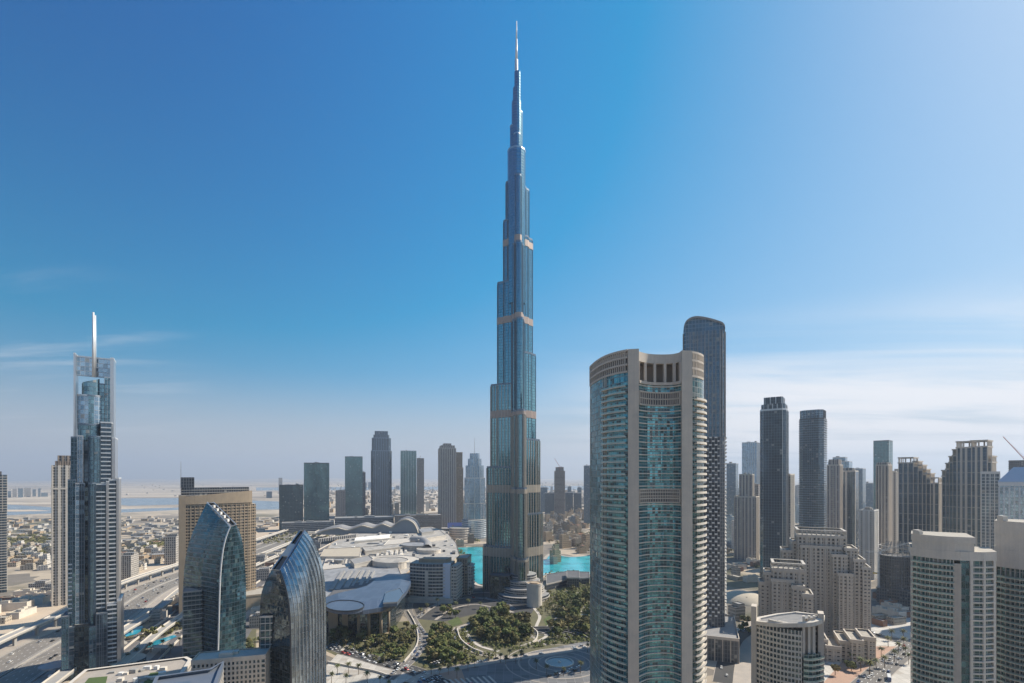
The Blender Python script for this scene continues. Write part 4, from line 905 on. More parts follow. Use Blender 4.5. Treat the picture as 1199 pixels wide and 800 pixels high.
tower('glass_block', 'low dark grey glass office block left of the taller teal block', 327, 355, 1500, 568.5, 'fac_teal_dark', 60, plant=3, fins=(9, .6, .4), trim='metal_dark')
tower('glass_block', 'taller teal glass office block with pale top band beside the low one', 356, 385.5, 1520, 542.5, 'fac_teal', 60, plant=3, fins=(9, .6, .4), trim='metal_dark')
tower('brick_block', 'small brown block squeezed between two teal office towers', 393, 404.5, 1950, 575, 'fac_brown', 40, trim='stone_brown', fins=(6, 1.5, .5))
tower('glass_tower', 'green teal flat topped tower beside a thin dark slab', 404, 424.5, 2000, 535, 'fac_green', 55, plant=2, fins=(11, .6, .4), trim='metal_dark')
tower('slab_tower', 'thin dark slab showing at the right side of the green tower', 421, 428, 2060, 553, 'fac_charcoal', 45, plant=1)
tower('ribbed_tower', 'dark navy ribbed tower with chamfered top, tallest of the row behind the mall', 434.5, 458.5, 2050, 513, 'fac_navy', 70, plant=0, fins=(9, 1.3, 1.0), setb=((.92, 528),), crown=((6, None, 509, 0), (11, 509, 504.5, 0)), chamf=9, trim='steel_blue', bands=None)
tower('glass_tower', 'grey teal slab tower beside a slim brown tower with a crane', 469, 487.5, 2040, 528, 'fac_teal', 55, plant=1, fins=(10, .7, .5), trim='metal_silver')
brn = tower('slim_brown_tower', 'slim brown unfinished tower with a small crane on its roof', 488, 496.5, 2200, 537, 'fac_brown', 32, plant=1, trim='stone_brown', bands=(7, 1.2, .6))
tower('striped_tower', 'grey brown tower with vertical stripes and toothed top above a blue screen', 514.5, 535, 1560, 525, 'fac_brown', 50, -8, plant=0, fins=(6.5, 2.2, 1.4), trim='stone_grey', crown=((3, None, 521.5, 0), (12, 521.5, 519, 0)), bands=None)
tower('gold_tower', 'narrow tower with golden side behind the striped grey tower', 533, 542.5, 1640, 530, 'fac_gold', 40, plant=1, trim='stone_gold', setb=((.8, 548),))
addr = tower('silver_hotel', 'silver blue hotel tower with stepped shoulders and spike just left of the tallest tower', 542.5, 569, 1330, 560, 'fac_silver', 50, plant=0, fins=(13, 1.2, .9), setb=((.9, 590),), crown=((3, None, 545, 0), (9, 545, 537, 0), (14, 537, 530.5, 0)), mast=(512, 1.6), chamf=14)
def hotel_base():
    t, f, P, z = addr
    q = MB(); O = [f.w(30 * math.cos(a) * 1.1, 20 + 44 * math.sin(a)) for a in [k * math.pi / 12 for k in range(24)]]; O = ccw(O); q.prism(O, 0, 48, 0, 1); q.bands(O, 4, 48, 5, 1.4, 1.2, 2); q.build('podium', ['fac_silver', 'roof_pale', 'metal_white'], t)
    q = MB(); O = ccw([f.w(-38 + 26 * math.cos(a), -16 + 26 * math.sin(a)) for a in [k * math.pi / 12 for k in range(24)]]); q.prism(O, 0, 30, 0, 1); q.bands(O, 4, 30, 6, 2, 1.6, 2); q.build('terrace_block', ['fac_pale', 'roof_pale', 'stone_pale'], t)
    f = Fr(529, 1500, 0); g = thing('screen_building', 'low building with a wide blue lit screen below the striped tower', 'building', (f.X, f.D, 0))
    P = f.rect(f.r(516), f.r(546), 0, 40); q = MB().prism(P, 0, f.z(619), 0, 1); q.build('wall', ['fac_charcoal', 'roof_grey'], g)
    q = MB().prism(f.rect(f.r(524), f.r(541), -1.2, -.2), f.z(618.5), f.z(612), 0, 0, True, True); q.build('screen', 'sign_blue', g)
hotel_base()
# right of the tallest tower
unf = tower('unfinished_tower', 'dark brown unfinished tower with crane beyond the turquoise lake', 649, 661.5, 1900, 552, 'fac_brown', 36, plant=0, trim='stone_brown', bands=(4, .9, .8), crown=((5, None, 547, 0),))
tower('glass_tower', 'slender blue glass tower peeping out left of the oval tower', 683.5, 692, 1750, 545.5, 'fac_blue', 30, plant=1)
for i, (a, b, y, D, m_, lb) in enumerate(((632.5, 641, 571, 2300, 'fac_blue', 'small blue grey block right beside the tallest tower, left of the brown one'), (638, 649, 577.5, 2200, 'fac_navy', 'dark blue block hidden partly by the unfinished brown tower'), (661, 671, 577, 2250, 'fac_navy', 'dark blue block standing just right of the unfinished brown tower'), (671.5, 681, 577.5, 2260, 'fac_navy', 'dark blue twin block nearer the slender blue tower'), (664.5, 669, 570, 2500, 'fac_blue', 'small thin blue tower rising behind dark blue blocks'), (676, 681, 571, 2520, 'fac_blue', 'thin blue tower left of the slender glass tower'))):
    tower('glass_block', lb, a, b, D, y, m_, 30, plant=1)
# right cluster
tower('glass_tower', 'low blue tower at the right side of the dark rounded tower', 849, 863, 1400, 543, 'fac_blue', 30, 13, plant=1)
tower('glass_tower', 'pale blue square tower left of the dark glass tower', 866.5, 888, 1350, 518.5, 'fac_silver', 40, 13, plant=2, fins=(5, .9, .5))
tower('stone_tower', 'beige tower with pointed blue middle before the pale blue tower', 857, 887, 980, 556, 'fac_pink', 30, 13, plant=2, fins=(6, 2, .8), trim='stone_beige', setb=((.6, 582),))
tower('brown_tower', 'brown slab between the beige tower and dark glass tower', 872, 890, 1060, 568, 'fac_brown', 30, 13, plant=1, trim='stone_brown')
tower('glass_tower', 'dark glass tower with lit white edge lines and stepped square top', 887, 922, 690, 480, 'fac_navy', 34, 8, plant=0, fins=(17, .6, .4), trim='metal_silver', crown=((1.5, None, 473, 0), (4.5, 473, 464.5, 0)), chamf=4)
tower('shoulder_block', 'pale lower block clinging to the right side of the dark glass tower', 914, 928, 700, 556, 'fac_pale', 26, 13, plant=1, trim='stone_pale', fins=(5, 1.6, .6))
tw = tower('rounded_tower', 'slate grey tower with notched balconies and slanted flat top', 932, 966.5, 800, 491, 'fac_blue', 36, 10, plant=0, bands=(3.6, .7, 1.0), trim='metal_dark', cap='roof_dark', chamf=6, crown=((1.2, None, 480, 0),))
tower('pink_tower', 'pinkish striped tower with grey crown right of the slate tower', 966, 985, 930, 545, 'fac_pink', 26, 13, plant=2, trim='stone_beige', fins=(5, 1.4, .9), crown=((2, None, 538, 0),))
tower('dark_slab', 'dark blue glass slab with pale side walls beside the pink tower', 978.5, 1003, 960, 552, 'fac_navy', 26, 13, plant=1, trim='stone_pale', fins=(18, 3.5, .8), crown=((5, None, 548, 0),))
tower('angled_tower', 'grey tower with angular sloping crown behind the pink tower', 967, 996, 1150, 536, 'fac_silver', 30, 13, plant=2, setb=((.6, 541),))
tower('glass_block', 'hazy blue block right of the dark slab', 995, 1012, 1500, 549, 'fac_blue', 36, 13, plant=1)
tower('glass_block', 'hazy blue low block before the teal topped tower', 1008, 1024, 1650, 566, 'fac_blue', 36, 13, plant=1)
tower('teal_tower', 'bright teal glass tower topping out behind a striped brown tower', 1020, 1043, 1300, 516.5, 'fac_green', 40, 13, plant=0, fins=(20, .4, .3), trim='metal_dark')
tower('stone_tower', 'brown striped tower with toothed roof below the teal tower', 1023, 1042, 860, 545, 'fac_brown', 26, 13, plant=0, fins=(4, 1.6, 1.2), trim='stone_beige', crown=((1, None, 541.5, 0),))
tower('stone_tower', 'plain pale beige slab right beside the brown striped tower', 1039, 1051, 900, 552.5, 'fac_pale', 22, 13, plant=1, fins=(6, 2, .6), trim='stone_pale')
tower('pale_block', 'short white ribbed block low between the dark slab and brown tower', 1003, 1026, 800, 598, 'fac_house_white', 30, 13, plant=3, fins=(7, 3, .8), trim='white_paint')
def stepped(name, label, f, steps, dep, mat, trim, piers):
    t = thing(name, label, 'skyscraper', (f.X, f.D, 0))
    for i, (a, b, y, fo) in enumerate(steps):
        P = f.rect(f.r(a, fo), f.r(b, fo) - .02, fo, fo + dep); z = f.z(y); q = MB(); q.prism(P, 0, z - 9, 0, 1)
        q.piers(P, piers, piers * (.18 if i < len(steps) - 3 and steps[0][2] > 540 else .42 if i >= len(steps) - 3 else .25), .9, 0, z - 9.01, 2); q.bands(P, 6, z - 12, 14.4, .5, .5, 2)
        for zz in (z - 9, z - 1.6): q.band(P, zz, zz + 1.6, .9, 2, True, 1.5)               # open stone frame on every step
        w = math.hypot(P[1][0] - P[0][0], P[1][1] - P[0][1]); q.piers(P, max(4, w / 2), 1.6, .88, z - 9, z, 2)
        q.build('stepped_bay', [mat, 'roof_grey', trim], t)
    return t
fA = Fr(1075, 720, 12)
stepped('stepped_tower', 'beige stepped tower descending to the right with open stone frames', fA, [(1052, 1069, 535, 0), (1069, 1074.5, 539.5, 1), (1074.5, 1079.5, 544, 2), (1079.5, 1084, 549, 3), (1084, 1089, 554, 4), (1089, 1098.5, 559, 2)], 26, 'fac_navy', 'stone_beige', 5.5)
fB = Fr(1130, 640, 12)
stepped('stepped_tower', 'taller beige stepped tower descending to the left beside the silver building', fB, [(1103, 1107.5, 550, 3), (1107.5, 1111.5, 541.5, 2.5), (1111.5, 1115.5, 533.5, 2), (1115.5, 1120, 525.5, 1), (1120, 1137, 516.5, -2), (1137, 1155.5, 516, -1), (1155.5, 1160.5, 534, 2)], 26, 'fac_navy', 'stone_beige', 5.2)
def silver_hall():
    f = Fr(1185, 560, 0); t = thing('silver_building', 'silver building with bright white ribbed wall and low pyramid roof by right edge', 'building', (f.X, f.D, 0)); z = f.z
    P = f.rect(f.r(1170), f.r(1225), -6, 34); q = MB(); q.prism(P, 0, z(566), 0, 1); q.piers(P, 4.2, 1.3, 1.0, 0, z(570), 2); q.band(P, z(569), z(564.5), .9, 2); q.build('wall', ['fac_silver', 'roof_grey', 'metal_white'], t)
    q = MB(); O = offs(ccw(P), 1.5); c = ctr(O); q.loft([[(*p, z(564.5) + .02) for p in O], [(c[0] + (p[0] - c[0]) * .35, c[1] + (p[1] - c[1]) * .35, z(547)) for p in O]], 0, True, 0); q.build('roof', ['metal_white'], t)
    P = f.rect(f.r(1149), f.r(1169.8), 0, 30); q = MB(); q.prism(P, 0, z(553), 0, 1); q.piers(P, 3.6, .9, .7, 0, z(553), 2); q.bands(P, 4, z(555), 3.6, .5, .4, 2); q.band(P, z(555), z(552), .8, 2); q.build('wing', ['fac_blue', 'roof_grey', 'metal_silver'], t)
    tower('construction_block', 'dark unfinished concrete block with red crane at the right edge', 1181, 1204, 900, 540, 'fac_charcoal', 26, plant=0, bands=(4, .8, .9), trim='concrete_dark')
silver_hall()
# ------------------------------------------------------------------ residences at the lower right
def residence(name, label, f, blocks, mat='fac_beige', trim='stone_beige'):
    t = thing(name, label, 'apartment block', (f.X, f.D, 0))
    for a, b, y, f0, f1, fr in blocks:
        P = f.rect(f.r(a, f0), f.r(b, f0) - .02, f0, f1); z = f.z(y); q = MB(); q.prism(P, 0, z, 0, 1)
        q.piers(P, 4.2, 1.7, 1.0, 0, z, 2); q.bands(P, 2.5, z - 1, 3.4, 1.1, .55, 2); q.band(P, z - 1.4, z + 1.6, 1.05, 2)
        if fr:                                                                    # roof pergola
            q.piers(P, 4.2, 1.0, .9, z + 1.6, z + 5.5, 2); q.band(P, z + 5.5, z + 6.6, 1.0, 2, True, 1.4)
        q.build('block', [mat, 'roof_pale', trim], t)
fR = Fr(960, 520, -6)
residence('stepped_residence', 'large grey beige stepped apartment block with rooftop pergola', fR, [(916, 928, 648, 2, 30, 0), (928, 938, 637, 1, 32, 0), (934, 990, 628, -4, 26, 1), (938, 984, 640, -6, -4.02, 0), (975, 991, 648, -11, -4.04, 0), (982, 998, 668, -16, -4.06, 0), (990, 1003, 641, -7, 24, 0), (1000, 1012, 652, -12, 20, 0), (1010, 1018.5, 660, -14, 16, 0)], 'fac_beige', 'stone_grey')
fS = Fr(920, 480, -4)
residence('stepped_residence', 'smaller stepped apartment block in front of the large one, left side', fS, [(890, 901, 685, 0, 20, 0), (896, 906, 673, -.5, 22, 0), (905, 942, 667, -3, 20, 1), (904, 928, 679, -6, -3.02, 0), (928, 941, 684, -11, -3.04, 0), (940, 951, 692, -13, 10, 0)], 'fac_beige', 'stone_grey')
fP = Fr(995, 445, -10)
residence('podium_flats', 'low tan apartment wing with bay windows above the palm street', fP, [(950, 968, 752, -4, 26, 0), (968, 984, 757, -9, 20, 0), (984, 997, 751, -5, 24, 0), (997, 1010, 747, -9, 22, 0), (1010, 1024, 744, -4, 20, 0)], 'fac_beige', 'stone_beige')
def round_flats():
    f = Fr(922, 330, 0); t = thing('round_flats', 'cream curved building with grid windows and leaf shaped roof in front', 'apartment block', (f.X, f.D, 0)); z = f.z
    ra, rb = f.r(881), f.r(963)
    front = [f.w(ra + (f.r(939, -4) - ra) * s_, 6 - 10 * s_ + -3.5 * math.sin(math.pi * s_)) for s_ in [k / 14 for k in range(15)]]
    e0 = f.w(f.r(941, -4), -4.2); bal = [f.w(f.r(941, -4) + (rb - f.r(941, -4)) * s_, -4 + 9 * s_ ** 1.6 - 1.2 * math.sin(math.pi * s_)) for s_ in [k / 8 for k in range(9)]]
    back = [f.w(rb + 1, 14), f.w(rb - 14, 26), f.w(ra + 14, 22), f.w(ra + 2, 13)]
    zt = z(735)
    q = MB(); q.prism(front, 0, zt, 0, 0, False, False, False); q.piers(front, 2.9, 1.1, .55, 0, zt, 1, False); q.bands(front, 1, zt - 1, 3.4, 1.2, .5, 1, False); q.build('grid_wall', ['fac_dark_glass', 'stone_pale'], t)
    q = MB(); q.prism(bal, 0, zt - 14, 0, 0, False, False, False); q.build('bay_glass_wall', ['fac_lagoon'], t)
    n = 0; zz = 3.0
    while zz < zt - 17:
        b = MB(); b.band(bal, zz, zz + .4, 1.6, 0, False); b_ = b.build('balcony', ['stone_pale'], t); MB().band(offs(bal, 1.45, False), zz + .41, zz + 1.4, .1, 0, False).build('rail', ['glass_rail'], b_); zz += 3.5; n += 1
    q = MB(); q.prism([bal[-1]] + back + [front[0]], 0, zt, 0, 0, False, False, False); q.build('rear_wall', ['fac_pale'], t)
    for px in (941, 947.5, 953.5):                                                  # tall slots between slim columns under the roof
        c = f.w(f.r(px, -2), -2.6 + (px - 941) * .28); MB().box(c[0], c[1], 1.4, 2.2, zt - 16, z(718), f.t and -f.t).build('column', 'stone_pale', t)
    for c in (f.w(rb - .6, 7.5), f.w(ra + .6, 7.5)):
        MB().box(c[0], c[1], 3.2, 8, 0, z(716), -f.t).build('end_pier', 'stone_beige', t)
    q = MB(); q.prism(offs(bal, -4, False), zt - 16, z(722), 0, 0, False, False, False); q.build('loggia_wall', ['stone_beige'], t)
    O = ccw(front + bal[1:] + back); O = offs(O, 1.0); q = MB()
    c = ctr(O); rim = [(*p, z(737) + .034 * 0 + (p[1] - c[1]) * .0 + ((p[0] - c[0]) * f.R[0] + (p[1] - c[1]) * f.R[1]) * .16 + 5.2) for p in O]
    lo = [(p[0], p[1], p[2] - 2.6) for p in rim]; mid = [(c[0] + (p[0] - c[0]) * .84, c[1] + (p[1] - c[1]) * .84, p[2] + .4) for p in rim]; mi = [(c[0] + (p[0] - c[0]) * .83, c[1] + (p[1] - c[1]) * .83, p[2] - .6) for p in rim]
    q.loft([lo, rim, mid, mi], 0, True, 1); q.face(lo[::-1]); q.build('leaf_roof', ['stone_pale', 'roof_grey'], t)
    for s_ in (.35, .62):
        u = MB(); in_ = [(c[0] + (p[0] - c[0]) * .8, c[1] + (p[1] - c[1]) * .8) for p in O]; u.band([(c[0] + (p[0] - c[0]) * s_ * 1.2, c[1] + (p[1] - c[1]) * s_ - 2) for p in in_[:16]], mi[0][2] + 2, mi[0][2] + 4, .5, 0, False, .5); u.build('roof_rib', 'stone_pale', t)
round_flats()
def corner_tower(name, label, f, pxs, yt, y2, mats, seedn=0):
    """pale tower: solid stone crown, curved bank of balconies, teal glass strips, stone piers"""
    a0, a1, b0, b1, c0, c1 = pxs; t = thing(name, label, 'apartment tower', (f.X, f.D, 0)); z = f.z
    left = [f.w(f.r(a0) + (f.r(a1, -3) - f.r(a0)) * s_, 5 - 8 * s_ - 2.2 * math.sin(math.pi * s_)) for s_ in [k / 10 for k in range(11)]]
    zt = z(yt); zg = z(y2)
    pier = [left[-1], f.w(f.r(b0, -3), -3.2)]; gl = [pier[1], f.w(f.r(b1, -2), -2)]; rt = [gl[1], f.w(f.r(c0, 1), 1), f.w(f.r(c1, 6), 7)]
    back = [f.w(f.r(c1, 6) + .5, 28), f.w(f.r(a0) + 1, 30)]
    q = MB(); q.prism(left, 0, zg, 0, 0, False, False, False); q.piers(left, 6, .9, .5, 0, zg, 1, False); q.build('balcony_wall', ['fac_lagoon', 'stone_grey'], t)
    q = MB(); P = [pier[0], (pier[1][0], pier[1][1]), f.w(f.r(b0, -3), 2), f.w(f.r(a1, -3), 2)]; q.prism(offs(ccw(P), .5), 0, zg - 2, 0, 0); q.build('stone_pier', ['stone_beige'], t)
    q = MB(); q.prism(gl, 0, zg, 0, 0, False, False, False); q.build('glass_strip', ['fac_sail'], t)
    q = MB(); q.prism(rt, 0, zg, 0, 0, False, False, False); q.piers(rt, 9, 3.2, .8, 0, zg, 1, False); q.bands(rt, 2, zg, 3.4, .9, .9, 1, False); q.build('right_wall', ['fac_lagoon', 'stone_pale'], t)
    q = MB(); q.prism([rt[-1]] + back + [left[0]], 0, zg, 0, 0, False, False, False); q.build('rear_wall', ['fac_beige'], t)
    n = 0; zz = max(2.5, zg - 3.4 * 44)
    while zz < zg - 3:
        b = MB(); b.band(left, zz, zz + .4, 1.7, 0, False); b_ = b.build('balcony', ['stone_pale'], t); MB().band(offs(left, 1.55, False), zz + .41, zz + 1.25, .1, 0, False).build('rail', ['glass_rail'], b_); zz += 3.4; n += 1
    O = ccw(left + [pier[1], gl[1]] + rt[1:] + back); q = MB()
    L_ = len(O); mid_ = f.w(f.r((c0 + b1) / 2, 0), 0)
    q.prism(offs(O, .9), zg, zg + (zt - zg) * .38, 0, 1, True, True); O2 = [f.w(f.r(a0, 0) + .2, 5)] + left[1:] + [f.w(f.r(b1 + 4, -2), -1.5), f.w(f.r(b1 + 4, -2), 24), f.w(f.r(a0) + 2, 24)]
    O2 = ccw(O2); q.prism(offs(O2, .7), zg + (zt - zg) * .38 + .003, zg + (zt - zg) * .72, 0, 1, True, True); q.prism(offs(O2, 1.1), zg + (zt - zg) * .72 + .003, zt, 0, 1, True, True)
    q.build('stone_crown', ['stone_pale', 'roof_pale'], t); roof_plant(t, O2[:4], zt, 2, 'stone_pale', 2, seedn)
    return t
corner_tower('cream_tower', 'cream apartment tower with solid stone crown and curved white balconies', Fr(1118, 300, -8), (1070, 1117, 1124, 1135, 1150, 1165), 628, 655, None, 1)
corner_tower('cream_tower', 'cream apartment tower cut by the right edge, taller than its twin', Fr(1212, 305, -4), (1167, 1222, 1232, 1242, 1255, 1268), 612, 668, None, 2)
def arena():
    f = Fr(868, 640, 0); t = thing('domed_hall', 'low round hall with cream domed roof between dark tower and apartments', 'hall', (f.X, f.D, 0)); r = 31; c = f.w(2, 26); z0 = f.z(709)
    q = MB(); O = arc(c, r, 0, 360, 48)[:-1]; q.prism(O, 0, z0 - 4, 0, 0, False); q.piers(O, 4, .5, .3, 0, z0 - 4, 0); q.build('wall', ['stone_grey'], t)
    q = MB(); R_ = [[(c[0] + (x - c[0]) * k, c[1] + (y - c[1]) * k, zz) for x, y in O] for k, zz in ((1.04, z0 - 4.5), (1.05, z0), (1.0, z0 + 2), (.8, z0 + 6.5), (.55, z0 + 9.5), (.28, z0 + 11), (.06, z0 + 11.4))]; q.loft(R_, 0, True, 0, True); q.build('dome_roof', 'roof_cream', t)
    q = MB(); q.bar((c[0] - 4, c[1] - 18, z0 + 8.6), (c[0] + 20, c[1] - 6, z0 + 8.4), 1.4); q.build('roof_beam', 'roof_dark', t)
arena()
# ------------------------------------------------------------------ unseen towers added behind the viewpoint to darken reflections in the glass
for k, (x, y, w, d, h, m_) in enumerate(((-150, -130, 40, 36, 235, 'fac_brown'), (-60, -190, 44, 40, 250, 'fac_charcoal'), (40, -150, 46, 36, 265, 'fac_beige'), (130, -120, 40, 40, 240, 'fac_brown'), (-270, -160, 46, 40, 210, 'fac_charcoal'), (230, -200, 50, 40, 255, 'fac_navy'), (-400, -220, 60, 40, 200, 'fac_beige'), (-560, -70, 60, 44, 235, 'fac_brown'), (-690, -140, 64, 44, 240, 'fac_charcoal'), (-820, -230, 70, 44, 245, 'fac_brown'))):
    t = thing('tower', ('brown', 'charcoal', 'beige', 'dark brown', 'dark grey', 'navy', 'pale beige', 'broad brown', 'broad charcoal', 'broadest brown')[k] + ' tower standing behind the viewpoint', 'skyscraper', (x, y, 0), 'towers behind the viewpoint')
    P = [(x - w / 2, y - d / 2), (x + w / 2, y - d / 2), (x + w / 2, y + d / 2), (x - w / 2, y + d / 2)]; q = MB().prism(P, 0, h, 0, 1); q.band(P, h - 2, h + 2, .4, 1); q.build('wall', [m_, 'concrete'], t)
def inside_(poly, x, y):
    c = False
    for i in range(len(poly)):
        (x0, y0), (x1, y1) = poly[i - 1], poly[i]
        if (y0 > y) != (y1 > y) and x < (x1 - x0) * (y - y0) / (y1 - y0) + x0: c = not c
    return c
# ------------------------------------------------------------------ the mall and the hotel beside it
def mall():
    RZ = 24.0
    g = lambda px, py, z=RZ: G(px, py, z)
    t = thing('shopping_mall', 'sprawling pale mall with flat roofs, skylights and a wavy grey hall at the back', 'shopping mall', (*G(450, 670), 0))
    R1 = ccw([g(372, 690), g(376, 655), g(388, 636), g(410, 625), g(505, 617), g(522, 622), g(534, 636), g(538, 650), g(526, 662), g(480, 668), g(466, 680), g(420, 692)])
    q = MB().prism(R1, 0, RZ, 0, 1); q.band(R1, RZ - 1.5, RZ + 1, .3, 0); q.build('wall', ['stone_sand', 'roof_panels'], t)
    # great wavy hall behind: a row of arches growing to the right
    D = 1230; z0 = 20.0
    prof = [(368, 626), (374.7, 623.5), (383, 620.5), (394.9, 618.4), (401, 619.8), (407.7, 621), (415, 618.5), (424.2, 615.7), (431, 617.2), (437, 618.4), (443, 615.8), (448, 613.9), (454, 616), (459, 617.3), (466.4, 611.2), (475.6, 608.3), (484.8, 613), (489.4, 622), (490, 626)]
    P = [((x - CX) / F * D, Zt(y, D)) for x, y in smooth(prof, 3)]
    q = MB(); n = len(P); dep = 95
    front = [(x, D, z) for x, z in P]; back = [(x * 1.05, D + dep, z) for x, z in P]
    for i in range(n - 1): q.face([front[i], front[i + 1], back[i + 1], back[i]], None, 0, True)
    q.face([(P[-1][0], D, z0)] + [front[i] for i in range(n - 1, -1, -1)] + [(P[0][0], D, z0)], None, 1)
    for i in range(n - 1):
        a, b = P[i], P[i + 1]; q.face([(a[0], D - 5, a[1] + 1.2), (b[0], D - 5, b[1] + 1.2), (b[0], D + .5, b[1] + 1.6), (a[0], D + .5, a[1] + 1.6)], None, 2); q.face([(a[0], D - 5, a[1] - 1.2), (b[0], D - 5, b[1] - 1.2), (b[0], D - 5, b[1] + 1.2), (a[0], D - 5, a[1] + 1.2)], None, 2)
    q.build('wave_hall', ['roof_grey', 'steel_blue', 'roof_cream'], t)
    def slab(poly, z0, z1, mats, name, band=None, px=True, zz=None):
        O = ccw([G(x, y, zz if zz else z1) for x, y in poly] if px else poly); q = MB().prism(O, z0, z1, 0, 1)
        if band: q.band(O, z1 - band, z1 + .8, .4, 0)
        return q.build(name, mats, t)
    C = ['stone_pale', 'roof_panels']; Gy = ['concrete', 'slate_panels']; Wh = ['white_paint', 'paving_white']
    q = MB(); a, b = g(372, 634, 26), g(418, 628, 26)                                # saw-tooth row before the wave hall
    for k in range(18):
        s_ = k / 18; c = (a[0] + (b[0] - a[0]) * s_, a[1] + (b[1] - a[1]) * s_); c2 = (c[0] + (b[0] - a[0]) / 30, c[1])
        q.prism([c, c2, (c2[0], c2[1] + 16), (c[0], c[1] + 16)], RZ, RZ + 7, 0, 1)
    q.build('sawtooth_roof', ['roof_grey', 'paving_white'], t)
    # white vaulted roof
    a, b = g(415, 633, 30), g(456, 629, 30); q = MB()
    for k in range(8):
        a0, a1 = math.pi * k / 8, math.pi * (k + 1) / 8; u0, u1 = 13 - 13 * math.cos(a0), 13 - 13 * math.cos(a1); h0, h1 = 7 * math.sin(a0), 7 * math.sin(a1)
        q.face([(a[0], a[1] + u0, 28 + h0), (b[0], b[1] + u0, 28 + h0), (b[0], b[1] + u1, 28 + h1), (a[0], a[1] + u1, 28 + h1)], None, 1, True)
    q.prism([a, b, (b[0], b[1] + 26), (a[0], a[1] + 26)], RZ, 28, 0, 1); q.build('vaulted_roof', ['concrete', 'white_paint'], t)
    slab([(456, 632), (480, 630), (480, 637), (460, 640), (448, 640)], RZ, 30, Wh, 'roof_block', .8)
    slab([(482, 626), (515, 621), (522, 627), (490, 632)], RZ, 32, C, 'roof_block', 1)
    slab([(490, 620), (505, 618), (508, 622), (494, 624)], RZ, 38, Gy, 'roof_block', 1)
    slab([(424, 641), (470, 637), (474, 640), (428, 645.5)], RZ, 31, ['stone_grey', 'roof_panels'], 'roof_block', 1.2)
    slab([(375, 652), (380, 643), (424, 641), (421, 652)], RZ, 29, ['stone_pale', 'roof_cream'], 'roof_block', .5)
    for i in range(2):                                                               # two rows of skylights
        for k in range(7 if i else 6):
            x, y = ((386 + k * 5.2, 661 - k * .45) if i == 0 else (440 + k * 5.6, 652.5 - k * 1.15)); P = [G(x, y, 27), G(x + 2.6, y - .2, 27), G(x + 3.6, y - 5, 27), G(x + 1, y - 4.8, 27)]; MB().prism(P, RZ + .1, 27, 0, 1).build('skylight', ['white_paint', 'roof_dark' if i == 0 else 'paving_white'], t)
    slab([(377, 668), (382, 654), (412, 651), (416, 662), (398, 667)], RZ, 26, Wh, 'roof_block', .6)
    slab([(410, 655), (432, 651), (438, 656), (415, 661)], RZ, 33, ['stone_grey', 'roof_grey'], 'roof_block', 1)
    for cx_, cy_, rx, ry, h, mm in ((462, 655, 30, 4.6, 32, Wh), (457, 656, 21, 3.6, 34, C), (486, 637.5, 17, 2.3, 33, Gy), (502, 643, 14, 2.2, 30, C), (397, 655.5, 6, 1.2, 31, Gy)):
        O = [G(cx_ + rx * math.cos(k * math.pi / 14), cy_ + ry * math.sin(k * math.pi / 14), h) for k in range(28)]; slab(O, RZ, h, mm, 'oval_roof', .8, False)
    q = MB()                                                                         # curved grey barrel gallery at the right
    L_ = smooth([g(482, 629, 34), g(494, 630, 34), g(500, 634, 34), (g(500, 639, 34))], 5)
    for s_, z in ((9, 26), (7, 33), (3, 37), (-3, 37), (-7, 33), (-9, 26)): pass
    rows = [[(*p, z) for p in offs(L_, s_, False)] for s_, z in ((10, 24), (8, 32), (3, 36), (-3, 36), (-8, 32), (-10, 24))]
    for a, b in zip(rows, rows[1:]):
        for i in range(len(a) - 1): q.face([a[i], a[i + 1], b[i + 1], b[i]], None, 0, True)
    q.build('barrel_gallery', ['roof_grey'], t)
    rr = random.Random(17); nu = 0                                                   # cooling units and ducts
    while nu < 96:
        px, py = rr.uniform(376, 536), rr.uniform(624, 664); c = G(px, py, RZ)
        if not inside_(R1, *c): continue
        nu += 1; l = rr.choice([4, 5, 7, 14, 24]); MB().box(c[0], c[1], l, 3.4 + rr.random() * 4, RZ + .05 + nu * .002, RZ + 1.8 + rr.random() * 3.2, rr.choice([.1, .1 + math.pi / 2])).build('cooling_unit', rr.choice(['concrete', 'white_paint', 'roof_grey', 'stone_pale', 'roof_dark']), t)
    # dark slate roof with long vents, blue curved roof, stone front with columns
    RF = 27.0
    slab([(372, 703), (376, 668), (410, 664), (466, 664), (472, 680), (440, 686), (410, 695)], 0, RF, ['stone_beige', 'slate_panels'], 'slate_roof', .5)
    sl_ = t.children[-1] if False else [o for o in t.children if o.name.startswith('slate_roof')][0]
    for k, (x0, y0, x1, y1, w) in enumerate(((385, 690, 400, 668, 5), (392, 690, 408, 667.5, 6), (402, 688, 417, 667, 6), (411, 686, 424, 667, 3), (420, 685, 430, 667, 4), (428, 683, 437, 668, 2.5))):
        P = [G(x0, y0, 29), G(x0 + w, y0, 29), G(x1 + w * .8, y1, 29), G(x1, y1, 29)]; MB().prism(P, RF + .1, 29 + k * .05, 0, 1).build('roof_vent', ['concrete', 'roof_grey'], sl_)
    zr = 33.0
    BR = ccw([G(378, 709, zr), G(378, 700, zr), G(408, 693, zr), G(428, 687, zr), G(440, 678, zr), G(455, 672, zr), G(480, 672.5, zr), G(481, 683, zr), G(476, 692, zr), G(465, 703, zr), G(448, 711, zr), G(425, 715, zr), G(400, 714, zr)])
    q = MB(); q.prism(BR, 29, zr, 0, 0, True, True); c = ctr(BR); q.loft([[(*p, zr + .01) for p in offs(BR, -1.5)], [(c[0] + (p[0] - c[0]) * .72, c[1] + (p[1] - c[1]) * .72, zr + 3) for p in BR]], 0, True, 0); cr_ = q.build('curved_roof', ['blue_panels'], t)
